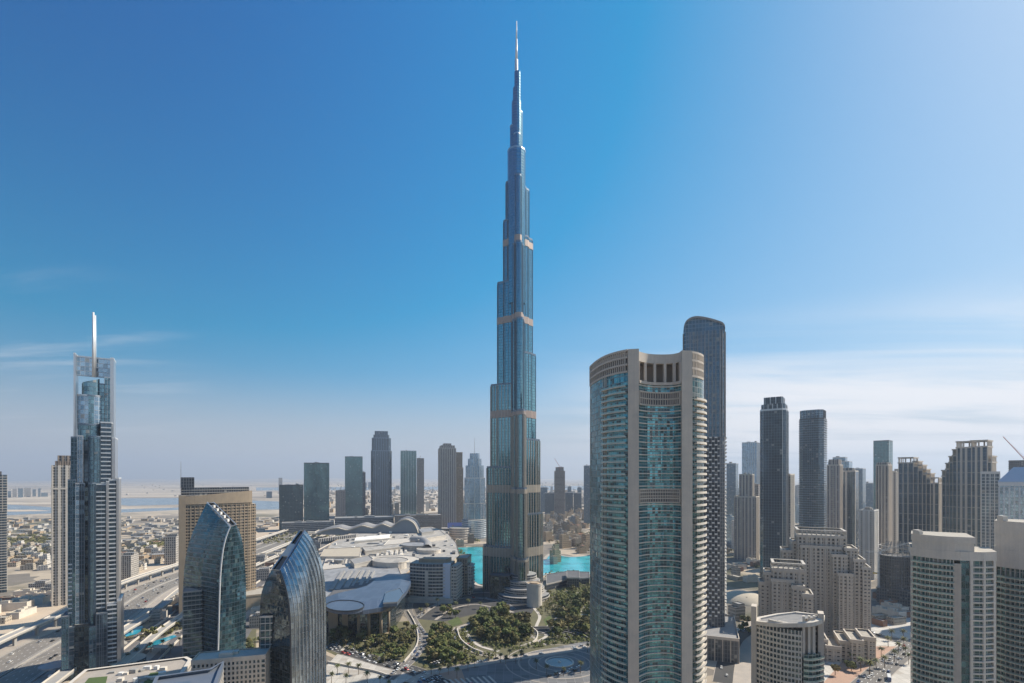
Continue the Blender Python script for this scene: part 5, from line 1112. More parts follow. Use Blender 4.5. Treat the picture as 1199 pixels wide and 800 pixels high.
    O = [G(404 + 22 * math.cos(k * math.pi / 16), 709 + 6.2 * math.sin(k * math.pi / 16), zr + 3.5) for k in range(32)]; q = MB(); O = ccw(O); q.prism(O, zr, zr + 3.1, 0, 0); q.band(O, zr + 2.4, zr + 3.7, .7, 1); q.build('round_roof', ['blue_panels', 'metal_dark'], cr_)
    P = ccw([G(449, 706, zr + 4), G(452, 694, zr + 4), G(468, 689, zr + 4), G(472, 695, zr + 4), G(465, 705, zr + 4)]); q = MB().prism(P, zr, zr + 4, 0, 0); q.band(P, zr + 3, zr + 4.4, .4, 1); q.build('glass_roof', ['steel_blue', 'metal_silver'], cr_)
    FR = [G(372, 742), G(385, 743), G(401, 744.5), G(420, 747), G(432, 746.5), G(446, 745), G(455, 741), G(464, 733), G(470, 724), G(474, 714), G(478, 706)]
    BK = [(FR[-1][0] - 2, FR[-1][1] + 60), (FR[0][0] - 10, FR[0][1] + 90)]
    q = MB(); q.prism(FR + BK, 0, 29, 0, 1); q.build('front_wall', ['fac_dark_glass', 'roof_dark'], t)
    q = MB(); q.band(FR, 27, 29.8, 1.2, 0, False); q.band(FR[3:7], 23.5, 27.2, 2.2, 0, False); q.band(FR[3:7], 0, 1.2, 1.0, 0, False); q.build('front_cornice', ['stone_gold'], t)
    for a, b in ((FR[2], FR[3]),):
        P = [a, (a[0] + (b[0] - a[0]) * .35, a[1] + (b[1] - a[1]) * .35)]; q = MB(); q.band(P, 0, 26.5, .6, 0, False); q.build('stone_panel', ['stone_gold'], t)
    P = [(FR[1][0], FR[1][1]), (FR[2][0] - (FR[2][0] - FR[1][0]) * .3, FR[2][1])]; MB().band(P, 0, 26.5, .5, 0, False).build('stone_panel', ['stone_gold'], t)
    for i in (3, 4, 5, 6):
        MB().tube((*FR[i], 0), (*FR[i], 27), 1.5, None, 12).build('column', 'stone_gold', t)
mall()
def mall_hotel():
    f = Fr(506, 655, 16); z = f.z
    t = thing('curved_hotel', 'hotel with dark balcony bands and pale end panel at the corner of the mall', 'hotel', (f.X, f.D, 0))
    r0, r1 = f.r(480), f.r(527); zt = z(660)
    O = [f.w(r0 + (r1 - r0) * s_, -5 * math.sin(math.pi * s_)) for s_ in [k / 12 for k in range(13)]]
    q = MB(); q.prism(O + [f.w(r1, 26), f.w(r0, 26)], 0, zt, 0, 1); q.piers(O, 8, .6, .4, 0, zt, 2, False); q.build('wall', ['fac_charcoal', 'roof_pale', 'stone_beige'], t)
    n = 0; zz = 6.0
    while zz < zt - 2: b = MB(); b.band(O, zz, zz + 1.3, 1.5, 0, False); b.build('balcony', ['stone_pale'], t); zz += 4.2
    P = f.rect(f.r(519.5), f.r(527.5), -3.2, 3); MB().prism(P, 0, zt + .6, 0, 0).build('end_panel', 'sign_white', t)
    P = f.rect(f.r(527.8), f.r(534.5, 2), 0, 34); q = MB().prism(P, 0, zt - 3, 0, 1); q.bands(P, 4, zt - 3, 4.2, 1.6, 1.2, 2); q.build('end_wing', ['fac_beige', 'roof_pale', 'stone_pale'], t)
    q = MB(); P = [f.w(r0 + 10, 6), f.w(r1 - 6, 6), f.w(r1 - 4, 24), f.w(r0 + 16, 20)]; q.prism(P, zt, zt + 5, 0, 0); q.build('roof_plant', 'stone_gold', t)
    q = MB(); P = f.rect(f.r(499), f.r(502.5), -5.8, -2); q.prism(P, 4, zt - 8, 0, 0); q.build('white_fin', 'stone_pale', t)
    P = [f.w(r0 - 6, -9), f.w(r1 + 4, -8), f.w(r1 + 4, 4), f.w(r0 - 6, 4)]; q = MB().prism(P, 0, 6, 0, 1); q.band(ccw(P), 5, 6.8, .6, 0); q.build('terrace', ['stone_pale', 'paving'], t)
    f = Fr(543, 690, 10); z = f.z; t = thing('golden_block', 'golden stone wing with stacked white terraces by the lake edge', 'building', (f.X, f.D, 0))
    P = f.rect(f.r(534.8), f.r(547), 0, 34); q = MB().prism(P, 0, z(654), 0, 1); q.bands(P, 5, z(654), 4, .7, .3, 2); q.band(P, z(654) - 1.4, z(654) + 1, .5, 2); q.build('wall', ['fac_gold', 'roof_pale', 'stone_gold'], t)
    for k in range(9):
        P = f.rect(f.r(547.2), f.r(553), 2, 26); MB().prism(P, 4 + k * 4.2, 5.3 + k * 4.2, 0, 0, True, True).build('terrace', 'stone_pale', t)
    MB().prism(f.rect(f.r(547.3), f.r(551), 3, 25), 0, 40, 0, 0).build('stair_core', ['fac_beige'], t)
mall_hotel()
# long dark garages and offices behind the mall
def long_block(label, a, b, D, y0, y1, mat, dep=50, trim='stone_grey'):
    f = Fr((a + b) / 2, D, 0); P = f.rect(f.r(a), f.r(b), 0, dep); q = MB().prism(P, 0, f.z(y0), 0, 1); q.bands(P, 4, f.z(y0), 5, 1.0, .5, 2); q.band(P, f.z(y0) - 1, f.z(y0) + 1.5, .4, 2)
    t = thing('long_block', label, 'building', (f.X, f.D, 0)); q.build('wall', [mat, 'roof_grey', trim], t); roof_plant(t, P, f.z(y0), 4, 'concrete', 3, int(a)); return t
long_block('long dark brown block behind the wavy hall of the mall, right end', 462, 517, 1480, 604, 620, 'fac_brown', 60, 'stone_brown')
long_block('very long low dark block behind the mall, middle', 392, 461, 1500, 606.5, 620, 'fac_charcoal', 60)
long_block('low dark block below the teal office blocks, left of the mall', 330, 391, 1450, 612, 622, 'fac_charcoal', 40)
# ------------------------------------------------------------------ roofs right below the viewer
def pool_deck():
    z = 24.0
    t = thing('podium_deck', 'low building with white rimmed roof terrace, green lawn and white roof boxes', 'building', (*G(150, 800, z), 0))
    O = ccw([G(62, 815, z), G(100, 784, z), G(218, 769, z), G(224, 772, z), G(206, 800, z), (G(196, 830, z))])
    q = MB(); q.prism(O, 0, z - 1.2, 0, 1); q.build('wall', ['fac_beige', 'paving'], t)
    MB().band(O, z - 2.4, z, .5, 0, True, 2.0).build('roof_rim', ['stone_pale'], t)
    P = [G(92, 806, z), G(104, 792, z), G(126, 790, z), G(122, 806, z)]; q = MB(); q.face([(*p, z - 1.1) for p in ccw(P)]); q.build('lawn', 'lawn_green', t)
    P = [G(165, 802, z), G(176, 786, z), G(186, 785, z), G(178, 803, z)]; q = MB(); q.face([(*p, z - 1.1) for p in ccw(P)]); q.build('lawn', 'lawn_green', t)
    rr = random.Random(4)
    for k in range(16):
        c = G(130 + (k % 8) * 8.5 + rr.random() * 4, 786 + (k // 8) * 10 + rr.random() * 4 - (k % 8) * 1.0, z); MB().box(c[0], c[1], 2.2 + rr.random() * 3, 2 + rr.random() * 2, z - 1.19 + k * .002, z + rr.random() * 1.6, rr.random()).build('roof_box', rr.choice(['white_paint', 'stone_pale', 'concrete', 'white_paint']), t)
    z = 40.0
    t = thing('blue_roof_block', 'foreground block with pale blue flat roof and thick raised rim', 'building', (*G(215, 800, z), 0))
    O = ccw([G(183, 792, z), G(246, 783, z), G(262, 774, z), G(259, 784, z), G(248, 815, z), G(172, 815, z)])
    q = MB(); q.prism(O, 0, z - 2, 0, 1); q.build('wall', ['fac_pale', 'roof_blue'], t); MB().band(O, z - 4, z, .4, 0, True, 1.6).build('roof_rim', ['roof_blue'], t)
    P = [G(195, 800, z), G(223, 796, z), G(223, 815, z), G(190, 815, z)]; MB().prism(P, z - 1.99, z - .6, 0, 0).build('roof_hatch', 'steel_blue', t)
    z = 34.0
    t = thing('grid_office', 'tan foreground office block with a grid of small windows by sail tower', 'building', (*G(270, 790, z), 0))
    f = Fr(268, 345, 14); P = f.rect(f.r(225), f.r(310), 0, 16); q = MB(); q.prism(P, 0, f.z(771), 0, 1); q.bands(P, 2, f.z(771), 3.3, 1.3, .4, 2); q.piers(P, 2.6, 1.2, .5, 0, f.z(771), 2); q.band(P, f.z(771) - 1.5, f.z(771) + .8, .6, 2); q.build('wall', ['fac_dark_glass', 'paving_white', 'stone_beige'], t)
    roof_plant(t, P, f.z(771), 3, 'stone_pale', 2, 12)
pool_deck()
# pools and low canopies between the two glass towers
sheet('pool_water', [(138, 742), (150, 736), (166, 733.5), (170, 736), (160, 743), (144, 747)], 0.5, 'water_pool')
sheet('pool_water', [(168, 757), (184, 750), (204, 744), (207, 746), (196, 751), (178, 758), (168, 760)], 0.5, 'water_pool')
for k, (px, py, rx, ry, lb) in enumerate(((140, 752, 9, 2.5, 'flat round pale canopy by the upper pool'), (146, 768, 12, 3.2, 'larger oval pale canopy below the long pool'), (188, 757, 11, 2.2, 'long oval canopy beside the long pool'))):
    O = [G(px + rx * math.cos(a * math.pi / 12), py + ry * math.sin(a * math.pi / 12), 6) for a in range(24)]; q = MB(); O = ccw(O); q.prism(O, 5.2, 6, 0, 0, True, True)
    for a in (3, 10, 17): q.tube((*O[a], 0), (*O[a], 5.2), .3)
    solo(q, 'canopy', 'roof_pale', lb, 'canopy', (*G(px, py), 0))
# ------------------------------------------------------------------ low houses, far city
HM = []
def house_mesh(w, d, h, wall, roof, kind, seed):
    rr = random.Random(seed); q = MB(); P = [(-w / 2, -d / 2), (w / 2, -d / 2), (w / 2, d / 2), (-w / 2, d / 2)]
    q.prism(P, -.5, h, 0, 1); q.band(P, h - .3, h + .9, .12, 0, True, .4)
    if kind == 1:
        a = -w / 2 + w * (.3 + .3 * rr.random()); P2 = [(a, -d / 2 + .8), (w / 2 - .8, -d / 2 + .8), (w / 2 - .8, d / 2 - 1), (a, d / 2 - 1)]; q.prism(P2, h + .01, h + 3.4, 0, 1); q.band(P2, h + 3.1, h + 4, .1, 0, True, .3)
    if kind == 2:
        for k in range(3):
            c = ((rr.random() - .5) * w * .6, (rr.random() - .5) * d * .6); q.box(c[0], c[1], w * .22, d * .22, h + .01 + k * .01, h + 2.5 + rr.random() * 5 * (h > 14), 0, 0, 1)
    if kind == 3:
        q.prism([(w / 2 + .01, -d / 2 + 1), (w / 2 + w * .4, -d / 2 + 1), (w / 2 + w * .4, d / 4), (w / 2 + .01, d / 4)], -.5, h * .6, 0, 1)
    q.box(w * .2, d * .15, 2, 1.6, h + .02, h + 1.7, 0, 1, 1)
    me = q.build('house', [wall, roof]); m = me.data; bpy.data.objects.remove(me); return m
rr = random.Random(21)
VILLA = [house_mesh(11 + rr.random() * 6, 9 + rr.random() * 6, rr.choice([4.2, 6.8, 7.4, 8]), w, r, k, i) for i, (w, r, k) in enumerate([('fac_house', 'roof_cream', 1), ('fac_house_white', 'paving_white', 2), ('fac_house_white', 'roof_pale', 3), ('fac_house', 'roof_pale', 1), ('fac_house', 'terracotta', 0), ('fac_house_white', 'roof_cream', 1), ('fac_house_sand', 'roof_pale', 3)])]
VDESC = ['cream villa with roof room', 'white villa with small roof boxes', 'white villa with low side wing', 'tan villa with pale roof room', 'cream house with terracotta roof', 'white villa with cream roof room', 'sand villa with side wing']
OLD = [house_mesh(18 + rr.random() * 16, 16 + rr.random() * 12, h, w, r, k, i + 30) for i, (w, r, k, h) in enumerate([('fac_house_sand', 'roof_pale', 2, 16), ('fac_gold', 'roof_pale', 1, 21), ('fac_house', 'roof_cream', 2, 14), ('fac_house_sand', 'roof_cream', 3, 24), ('fac_beige', 'roof_pale', 2, 19), ('fac_house_sand', 'terracotta', 1, 12)])]
ODESC = ['sand coloured block with roof turrets', 'golden stone block with upper storey', 'low cream block with roof turrets', 'taller sand block with side wing', 'beige block with many windows', 'low sand block with reddish roof']
SHED = [house_mesh(34, 16, 6, 'fac_house', 'roof_pale', 0, 70), house_mesh(46, 18, 7, 'stone_pale', 'roof_cream', 2, 71), house_mesh(28, 14, 6, 'container_brown', 'roof_pale', 0, 72), house_mesh(26, 20, 12, 'fac_pale', 'roof_grey', 1, 73)]
SDESC = ['long cream shed with pale roof', 'very long pale warehouse with roof boxes', 'brown walled shed with pale roof', 'pale four storey block with upper room']
BLK = [house_mesh(22, 16, 30, 'fac_pale', 'roof_grey', 2, 80), house_mesh(24, 18, 42, 'fac_beige', 'roof_grey', 1, 81), house_mesh(20, 18, 60, 'fac_blue', 'roof_grey', 2, 82), house_mesh(20, 20, 85, 'fac_brown', 'roof_grey', 1, 83), house_mesh(22, 18, 70, 'fac_silver', 'roof_pale', 2, 84), house_mesh(30, 20, 24, 'fac_house_white', 'roof_pale', 1, 85)]
BDESC = ['pale mid rise block with roof boxes', 'beige mid rise block with upper storey', 'blue glass mid rise block', 'brown high rise block', 'silver blue high rise block', 'white low rise block']
NH = [0]
def put(mesh, name, x, y, rot, label, cat, group, sc=(1, 1, 1)):
    o = bpy.data.objects.new(name, mesh); COL.objects.link(o); o.location = (x, y, 0); o.rotation_euler = (0, 0, rot); o.scale = sc
    tag(o, label, cat, group); NH[0] += 1; return o
def inside(poly, x, y):
    c = False
    for i in range(len(poly)):
        (x0, y0), (x1, y1) = poly[i - 1], poly[i]
        if (y0 > y) != (y1 > y) and x < (x1 - x0) * (y - y0) / (y1 - y0) + x0: c = not c
    return c
def hwx(y):
    L_ = HWY
    for a, b in zip(L_, L_[1:]):
        if a[1] <= y <= b[1]: return a[0] + (b[0] - a[0]) * (y - a[1]) / (b[1] - a[1])
    return L_[-1][0]
TAKEN = []
def free(x, y, r):
    for a, b, c in TAKEN:
        if (a - x) ** 2 + (b - y) ** 2 < (r + c) ** 2: return False
    return True
for t_ in ROOTS:
    if t_.get('category') in ('skyscraper', 'hotel', 'building', 'office tower', 'apartment tower', 'apartment block', 'hall'): TAKEN.append((t_.location.x, t_.location.y, 34))
def scatter(px_poly, n, meshes, descs, place, name, cat, group, gap, sc=(.8, 1.25), rotb=0.0, px=True, tries=14, r=9):
    rg = random.Random(hash(place) % 1000 if False else sum(map(ord, place)))
    P = [G(*q) for q in px_poly] if px else px_poly; xs = [p[0] for p in P]; ys = [p[1] for p in P]; made = 0
    for _ in range(n * tries):
        if made >= n: break
        y = min(ys) + (max(ys) - min(ys)) * rg.random(); x = min(xs) + (max(xs) - min(xs)) * rg.random()
        if not inside(P, x, y) or -36 < x - hwx(y) < 96 and y < 2100: continue
        if not free(x, y, r + gap): continue
        TAKEN.append((x, y, r)); i = rg.randrange(len(meshes)); s_ = sc[0] + (sc[1] - sc[0]) * rg.random()
        put(meshes[i], name, x, y, rotb + rg.choice([0, 0, math.pi / 2]) + (rg.random() - .5) * .12, descs[i] + ' ' + place, cat, group, (s_, s_ * (.85 + .3 * rg.random()), .85 + .4 * rg.random())); made += 1
    return made
scatter([(-30, 668), (60, 668), (60, 640), (-30, 640)], 62, VILLA, VDESC, 'in the leafy district left of the slim tower', 'villa', 'house', 'villas left of the slim tower', 3, rotb=.3)
scatter([(138, 676), (212, 655), (212, 632), (138, 640)], 46, VILLA, VDESC, 'between twin plate tower and tan hotel', 'villa', 'house', 'villas between the two left towers', 3, rotb=.2)
scatter([(295, 690), (372, 668), (372, 640), (296, 640)], 22, SHED, SDESC, 'between tan hotel and mall', 'shed', 'shed', 'sheds between hotel and mall', 2, (.6, 1), .3)
scatter([(-20, 735), (62, 712), (75, 690), (-20, 696)], 26, SHED, SDESC, 'on the sandy lots left of the highway', 'shed', 'shed', 'sheds left of the highway', 1, (.4, .85), .25, r=10)
scatter([(141, 690), (160, 664), (212, 650), (208, 670)], 7, BLK[:2] + BLK[5:], BDESC[:2] + BDESC[5:], 'beside the highway behind twin plate tower', 'block', 'building', 'blocks along the highway', 6, (.8, 1), .25)
scatter([(634, 650), (640, 640), (640, 600), (693, 600), (760, 612), (760, 655), (668, 650)], 150, OLD, ODESC, 'in the old style quarter behind the lake', 'town_house', 'house', 'sand coloured quarter behind the lake', 0, (.5, .85), .5, r=9.5)
scatter([(640, 660.5), (648, 663), (662, 658), (658, 653), (645, 655)], 5, OLD, ODESC, 'on the island in the turquoise lake', 'town_house', 'house', 'houses on the lake island', -4, (.35, .5), .5, r=7)
scatter([(536, 640), (560, 637), (570, 620), (520, 620)], 10, OLD, ODESC, 'between mall and silver hotel', 'town_house', 'house', 'blocks by the silver hotel', 2, (.6, .9), .2, r=12)
scatter([(850, 690), (1010, 655), (1060, 640), (1199, 640), (1199, 600), (850, 610)], 48, BLK, BDESC, 'in the dense quarter behind the right hand towers', 'block', 'building', 'blocks of the right hand quarter', 6, (.8, 1.2), .4, r=16)
scatter([(850, 612), (1199, 606), (1199, 584), (850, 584)], 40, BLK, BDESC, 'far off at the right under the haze', 'block', 'building', 'far blocks at the right', 8, (1, 1.6), .1, r=22)
scatter([(140, 735), (150, 716), (210, 684), (212, 712), (170, 736)], 16, SHED, SDESC, 'between highway corridor and pools', 'shed', 'shed', 'sheds by the pools', 1, (.35, .6), .3, r=7)
scatter([(296, 735), (300, 690), (312, 690), (318, 735)], 6, SHED, SDESC, 'between the curved glass towers', 'shed', 'shed', 'sheds between the curved towers', 1, (.4, .6), .3, r=7)
scatter([(1018, 735), (1028, 700), (1070, 690), (1070, 730)], 9, SHED, SDESC, 'at the foot of the scaffolded shell', 'shed', 'shed', 'sheds by the scaffolded shell', 1, (.4, .7), .3, r=7)
scatter([(852, 735), (850, 660), (885, 655), (884, 676), (866, 735)], 9, SHED, SDESC, 'round the domed hall', 'shed', 'shed', 'sheds round the domed hall', 2, (.4, .7), .3, r=8)
# a skyline of pale towers beyond the creek, far left, and others along the horizon
rg = random.Random(5)
for k, (px, y, w, D) in enumerate([(11, 575, 4, 3900), (17, 572.5, 5, 4000), (24, 572, 6, 3900), (32, 571.5, 8, 4000), (40, 573, 4, 4100), (46, 572, 3, 4000), (52, 577, 8, 4050), (5, 574, 5, 4000)]):
    tower('far_tower', 'hazy pale tower beyond the creek at the far left', px - w / 2, px + w / 2, D, y, rg.choice(['fac_silver', 'fac_pale', 'fac_blue']), 40, plant=0, group='far towers beyond the creek')
for k in range(34):
    px = 300 + rg.random() * 900; D = 3000 + rg.random() * 3500; hh = 40 + rg.random() ** 2 * 120; y = HZ + (H - hh) * F / D; w = 18 + rg.random() * 26
    tower('far_tower', 'hazy far tower low on the horizon among many', px, px + w * F / D, D, y, rg.choice(['fac_silver', 'fac_pale', 'fac_blue', 'fac_navy']), w, plant=0, group='far towers on the horizon')
# everything further off that nobody could count
mb = MB(); n = 0
WL = [('fac_house', 0), ('fac_house_white', 1), ('fac_house_sand', 2), ('fac_pale', 3)]
while n < 5600:
    D = 900 * (12000 / 900) ** (rg.random() ** .75); px = rg.uniform(-60, 1260); x = (px - CX) / F * D
    if abs(x - hwx(D)) < 90 and D < 2200: continue
    py = HZ + H * F / D
    if px < 345 and (581 < py < 607): continue                                    # desert and creek
    if px < 345 and py < 592 and rg.random() < .9: continue
    if px < 330 and py > 628: 
        if rg.random() < .15: continue
    if 365 < px < 545 and py > 606: continue
    if 520 < px < 760 and py > 600: continue
    if py > 655: continue
    if D > 5000 and 565 < py < 574 and rg.random() < .5: continue
    if not free(x, D, 12): continue
    w, d, h = 9 + rg.random() * 14, 9 + rg.random() * 12, 4 + rg.random() * (6 if px < 345 else 12)
    if px > 345 and rg.random() < .06: h *= 4
    mb.box(x, D, w, d, -.5, h, rg.random() * .5, rg.randrange(4), 4 + rg.randrange(3)); n += 1
q = mb.build('low_rise_houses', ['fac_house', 'fac_house_white', 'fac_house_sand', 'fac_pale', 'roof_pale', 'roof_cream', 'roof_grey'])
tag(q, 'countless low pale houses filling the plain out to the horizon', 'houses', None, 'stuff')
# ------------------------------------------------------------------ trees
def crown_mesh(r, hgt, n, seed, leaf=0.95, flat=.8):
    """leaf clumps thrown on several uneven lobes"""
    rr = random.Random(seed); q = MB(); lobes = []
    for k in range(7):
        a = rr.random() * 6.283; d = r * (.15 + .5 * rr.random()); lobes.append((d * math.cos(a), d * math.sin(a), hgt + (rr.random() - .4) * r * .8, r * (.34 + .3 * rr.random())))
    for i in range(n):
        L_ = lobes[i % 7]; z = rr.uniform(-.6, 1); a = rr.random() * 6.283; s_ = math.sqrt(max(0, 1 - z * z)); k = .75 + .35 * rr.random()
        c = Vector((L_[0] + L_[3] * s_ * math.cos(a) * k, L_[1] + L_[3] * s_ * math.sin(a) * k, L_[2] + L_[3] * z * flat * k))
        nrm = Vector((s_ * math.cos(a) + (rr.random() - .5), s_ * math.sin(a) + (rr.random() - .5), z + .3 + (rr.random() - .5))).normalized()
        u = nrm.orthogonal().normalized(); v = nrm.cross(u); sz = leaf * (.6 + .8 * rr.random()); th = rr.random() * 6.283
        pts = []
        for m in range(5):
            b = th + m * 1.2566; w = sz * (.6 + .55 * rr.random()); pts.append(c + u * math.cos(b) * w + v * math.sin(b) * w + nrm * (rr.random() - .5) * .4)
        q.face(pts)
    return q
def make_tree(kind, seed):
    h, r, n, mat = {'oak': (6.5, 4.2, 330, 'leaf_green'), 'olive': (5.0, 3.4, 260, 'leaf_olive'), 'low': (3.4, 2.6, 170, 'leaf_green'), 'dry': (6.0, 3.6, 260, 'leaf_dry')}[kind]
    t = thing('park_tree', 'x', 'tree', (0, 0, 0))
    m_ = MB(); m_.tube((0, 0, 0), (0, 0, h * .75), .32, .2, 7)
    for k in range(5):
        a = k * 1.257 + seed; m_.tube((0, 0, h * (.4 + .06 * k)), (r * .55 * math.cos(a), r * .55 * math.sin(a), h * .95), .14, .06, 5)
    m_.build('trunk', 'bark', t); crown_mesh(r, h, n, seed).build('crown', mat, t); return t
def make_palm(seed):
    rr = random.Random(seed); t = thing('palm_tree', 'x', 'palm tree', (0, 0, 0)); h = 8.5
    m_ = MB(); m_.tube((0, 0, 0), (.15, .1, h * .5), .3, .22, 7, 0, False); m_.tube((.15, .1, h * .5), (.1, .2, h), .22, .2, 7); m_.build('trunk', 'bark', t)
    q = MB()
    for k in range(22):
        a = k * 2.399; e = .9 - k * .06; p = Vector((.1, .2, h)); d = Vector((math.cos(a) * math.cos(e), math.sin(a) * math.cos(e), math.sin(e))); side = Vector((-math.sin(a), math.cos(a), 0)); prev = None
        for s_ in range(6):
            w = .55 * (1 - (s_ / 5) ** 2) * (1 if s_ else .4) + .04; cur = (p + side * w - Vector((0, 0, w * .4)), p.copy(), p - side * w - Vector((0, 0, w * .4)))
            if prev: q.face([prev[0], prev[1], cur[1], cur[0]]); q.face([prev[1], prev[2], cur[2], cur[1]])
            prev = cur; p = p + d * .75; d = (d + Vector((0, 0, -.24))).normalized()
    q.build('crown', 'leaf_palm', t); return t
TR = {'oak': [make_tree('oak', 1), make_tree('oak', 5), make_tree('dry', 4)], 'olive': [make_tree('olive', 2), make_tree('olive', 8)], 'low': [make_tree('low', 3), make_tree('low', 11)]}
PALM = [make_palm(1), make_palm(2)]
USED = {}
def plant_tree(proto, x, y, label, group, sc, rot, z=0.0):
    k = proto.name
    if k not in USED:
        USED[k] = 1; o = proto; o.location = (x, y, z); o.rotation_euler = (0, 0, rot); o.scale = (sc,) * 3; o['label'] = label
    else: o = copy_tree(proto, (x, y, z), rot, label, sc)
    o['group'] = group; return o
NT_ = [0]
def grove(px_poly, n, kinds, label, group, sc=(.8, 1.25), r=2.6, seed=0):
    rg = random.Random(seed + 50); P = [G(*q) for q in px_poly]; xs = [p[0] for p in P]; ys = [p[1] for p in P]; put_ = []
    for _ in range(n * 25):
        if len(put_) >= n: break
        x, y = rg.uniform(min(xs), max(xs)), rg.uniform(min(ys), max(ys))
        if not inside(P, x, y) or any((a - x) ** 2 + (b - y) ** 2 < r * r for a, b in put_): continue
        put_.append((x, y)); plant_tree(rg.choice(TR[rg.choice(kinds)]), x, y, label, group, rg.uniform(*sc), rg.random() * 6.28); NT_[0] += 1
grove([(552, 735), (562, 724), (585, 718), (605, 722), (618, 730), (624, 742), (618, 750), (600, 756), (575, 756), (558, 747)], 66, ['oak', 'oak', 'olive'], 'green tree in the thick round grove before the tallest tower', 'trees of the round grove', (.9, 1.4), 4.6, 1)
grove([(640, 744), (646, 728), (655, 714), (672, 706), (700, 700), (720, 700), (720, 748), (690, 750), (660, 752)], 68, ['oak', 'olive', 'oak'], 'tree of the dark wood between the tallest tower and the oval tower', 'trees of the wood by the oval tower', (.9, 1.5), 5, 2)
grove([(638, 712), (640, 700), (655, 692), (693, 682), (730, 682), (730, 698), (690, 703), (655, 712)], 38, ['low', 'olive', 'low'], 'small round tree in the pale garden right of the tallest tower', 'small trees of the pale garden', (.8, 1.3), 3.6, 3)
grove([(497, 780), (500, 762), (505, 745), (513, 734), (522, 742), (528, 752), (540, 764), (548, 772), (525, 779)], 44, ['oak', 'oak', 'low'], 'dense green tree in the belt left of the looping drive', 'trees of the belt by the drive', (.8, 1.25), 4, 4)
grove([(446, 778), (458, 762), (472, 745), (476, 735), (484, 737), (486, 748), (484, 758), (470, 774)], 20, ['oak', 'low', 'olive'], 'tree on the slope between mall front and curved road', 'trees between mall and road', (.7, 1.15), 3.8, 5)
grove([(384, 752), (386, 742), (420, 747), (450, 747), (462, 740), (464, 752), (450, 765), (420, 760)], 28, ['oak', 'low', 'olive'], 'tree in the garden row right before the mall front', 'trees before the mall front', (.7, 1.2), 3.6, 6)
grove([(512, 722), (522, 712), (537, 712), (544, 722), (530, 728)], 8, ['oak', 'low'], 'tree on the small island of the drive left of the tallest tower', 'trees on the drive island', (.8, 1.1), 4, 7)
grove([(168, 742), (185, 735), (210, 730), (212, 740), (190, 746), (172, 752)], 10, ['olive', 'low'], 'bushy tree beside the pools between the left towers', 'trees by the pools', (.8, 1.2), 3.5, 8)
grove([(280, 768), (290, 755), (305, 750), (302, 772)], 5, ['olive', 'low'], 'bushy tree between the two curved glass towers', 'trees between the curved towers', (.8, 1.2), 3, 9)
grove([(852, 745), (862, 728), (880, 724), (878, 742), (862, 752)], 6, ['low', 'olive'], 'bush like tree in the curve of the road by the dark tower', 'trees by the dark tower', (.8, 1.2), 3, 10)
grove([(940, 790), (965, 790), (1000, 775), (1020, 765), (1025, 770), (1000, 785), (970, 800)], 6, ['low', 'oak'], 'tree along the foot of the tan apartment wing', 'trees at the tan wing', (.7, 1.0), 3, 11)
def far_trees(px_poly, n, seed, label, group, sc=(1.2, 2.0)):
    grove(px_poly, n, ['oak', 'olive'], label, group, sc, 8, seed)
def palms(pts, label, group, sc=(.8, 1.15), seed=1):
    rg = random.Random(seed)
    for px, py in pts: x, y = G(px, py); plant_tree(rg.choice(PALM), x, y, label, group, rg.uniform(*sc), rg.random() * 6.28)
palms([(1013, 775), (1022, 762), (1032, 770), (1040, 758), (1047, 775), (1052, 765), (1058, 760), (1060, 770), (1064, 778), (1036, 782), (1026, 784), (1018, 790), (1008, 786), (1044, 750), (1058, 750)], 'tall palm on the sunny pavement by the palm street', 'palms of the palm street', (.85, 1.2), 2)
palms([(395, 790), (408, 788), (430, 800), (445, 802), (405, 801), (388, 800), (420, 790), (455, 808)], 'palm on the pale terrace beside the scaled glass tower', 'palms of the pale terrace', (.7, 1.0), 3)
palms([(586, 776), (592, 778), (597, 772), (604, 777), (610, 774), (572, 774), (580, 772), (688, 764), (694, 770), (700, 776), (640, 790), (660, 792), (680, 788), (628, 784), (548, 786), (556, 782)], 'palm along the bright drive across the plaza', 'palms of the plaza drive', (.75, 1.05), 4)
palms([(160, 770), (176, 764), (190, 760), (210, 756), (150, 776), (200, 766), (292, 764), (298, 758)], 'palm in the garden between the two left glass towers', 'palms of the pool garden', (.7, 1.0), 5)
palms([(500, 716), (512, 710), (524, 704), (538, 699), (552, 697), (566, 698), (580, 700), (520, 720), (534, 714), (548, 711), (562, 713), (492, 722)], 'palm on the dark forecourt left of the tallest tower', 'palms of the forecourt', (.8, 1.1), 9)
palms([(505, 790), (515, 792), (525, 790), (535, 794)], 'palm on the reddish paving at the bottom', 'palms on the reddish paving', (.7, .95), 6)
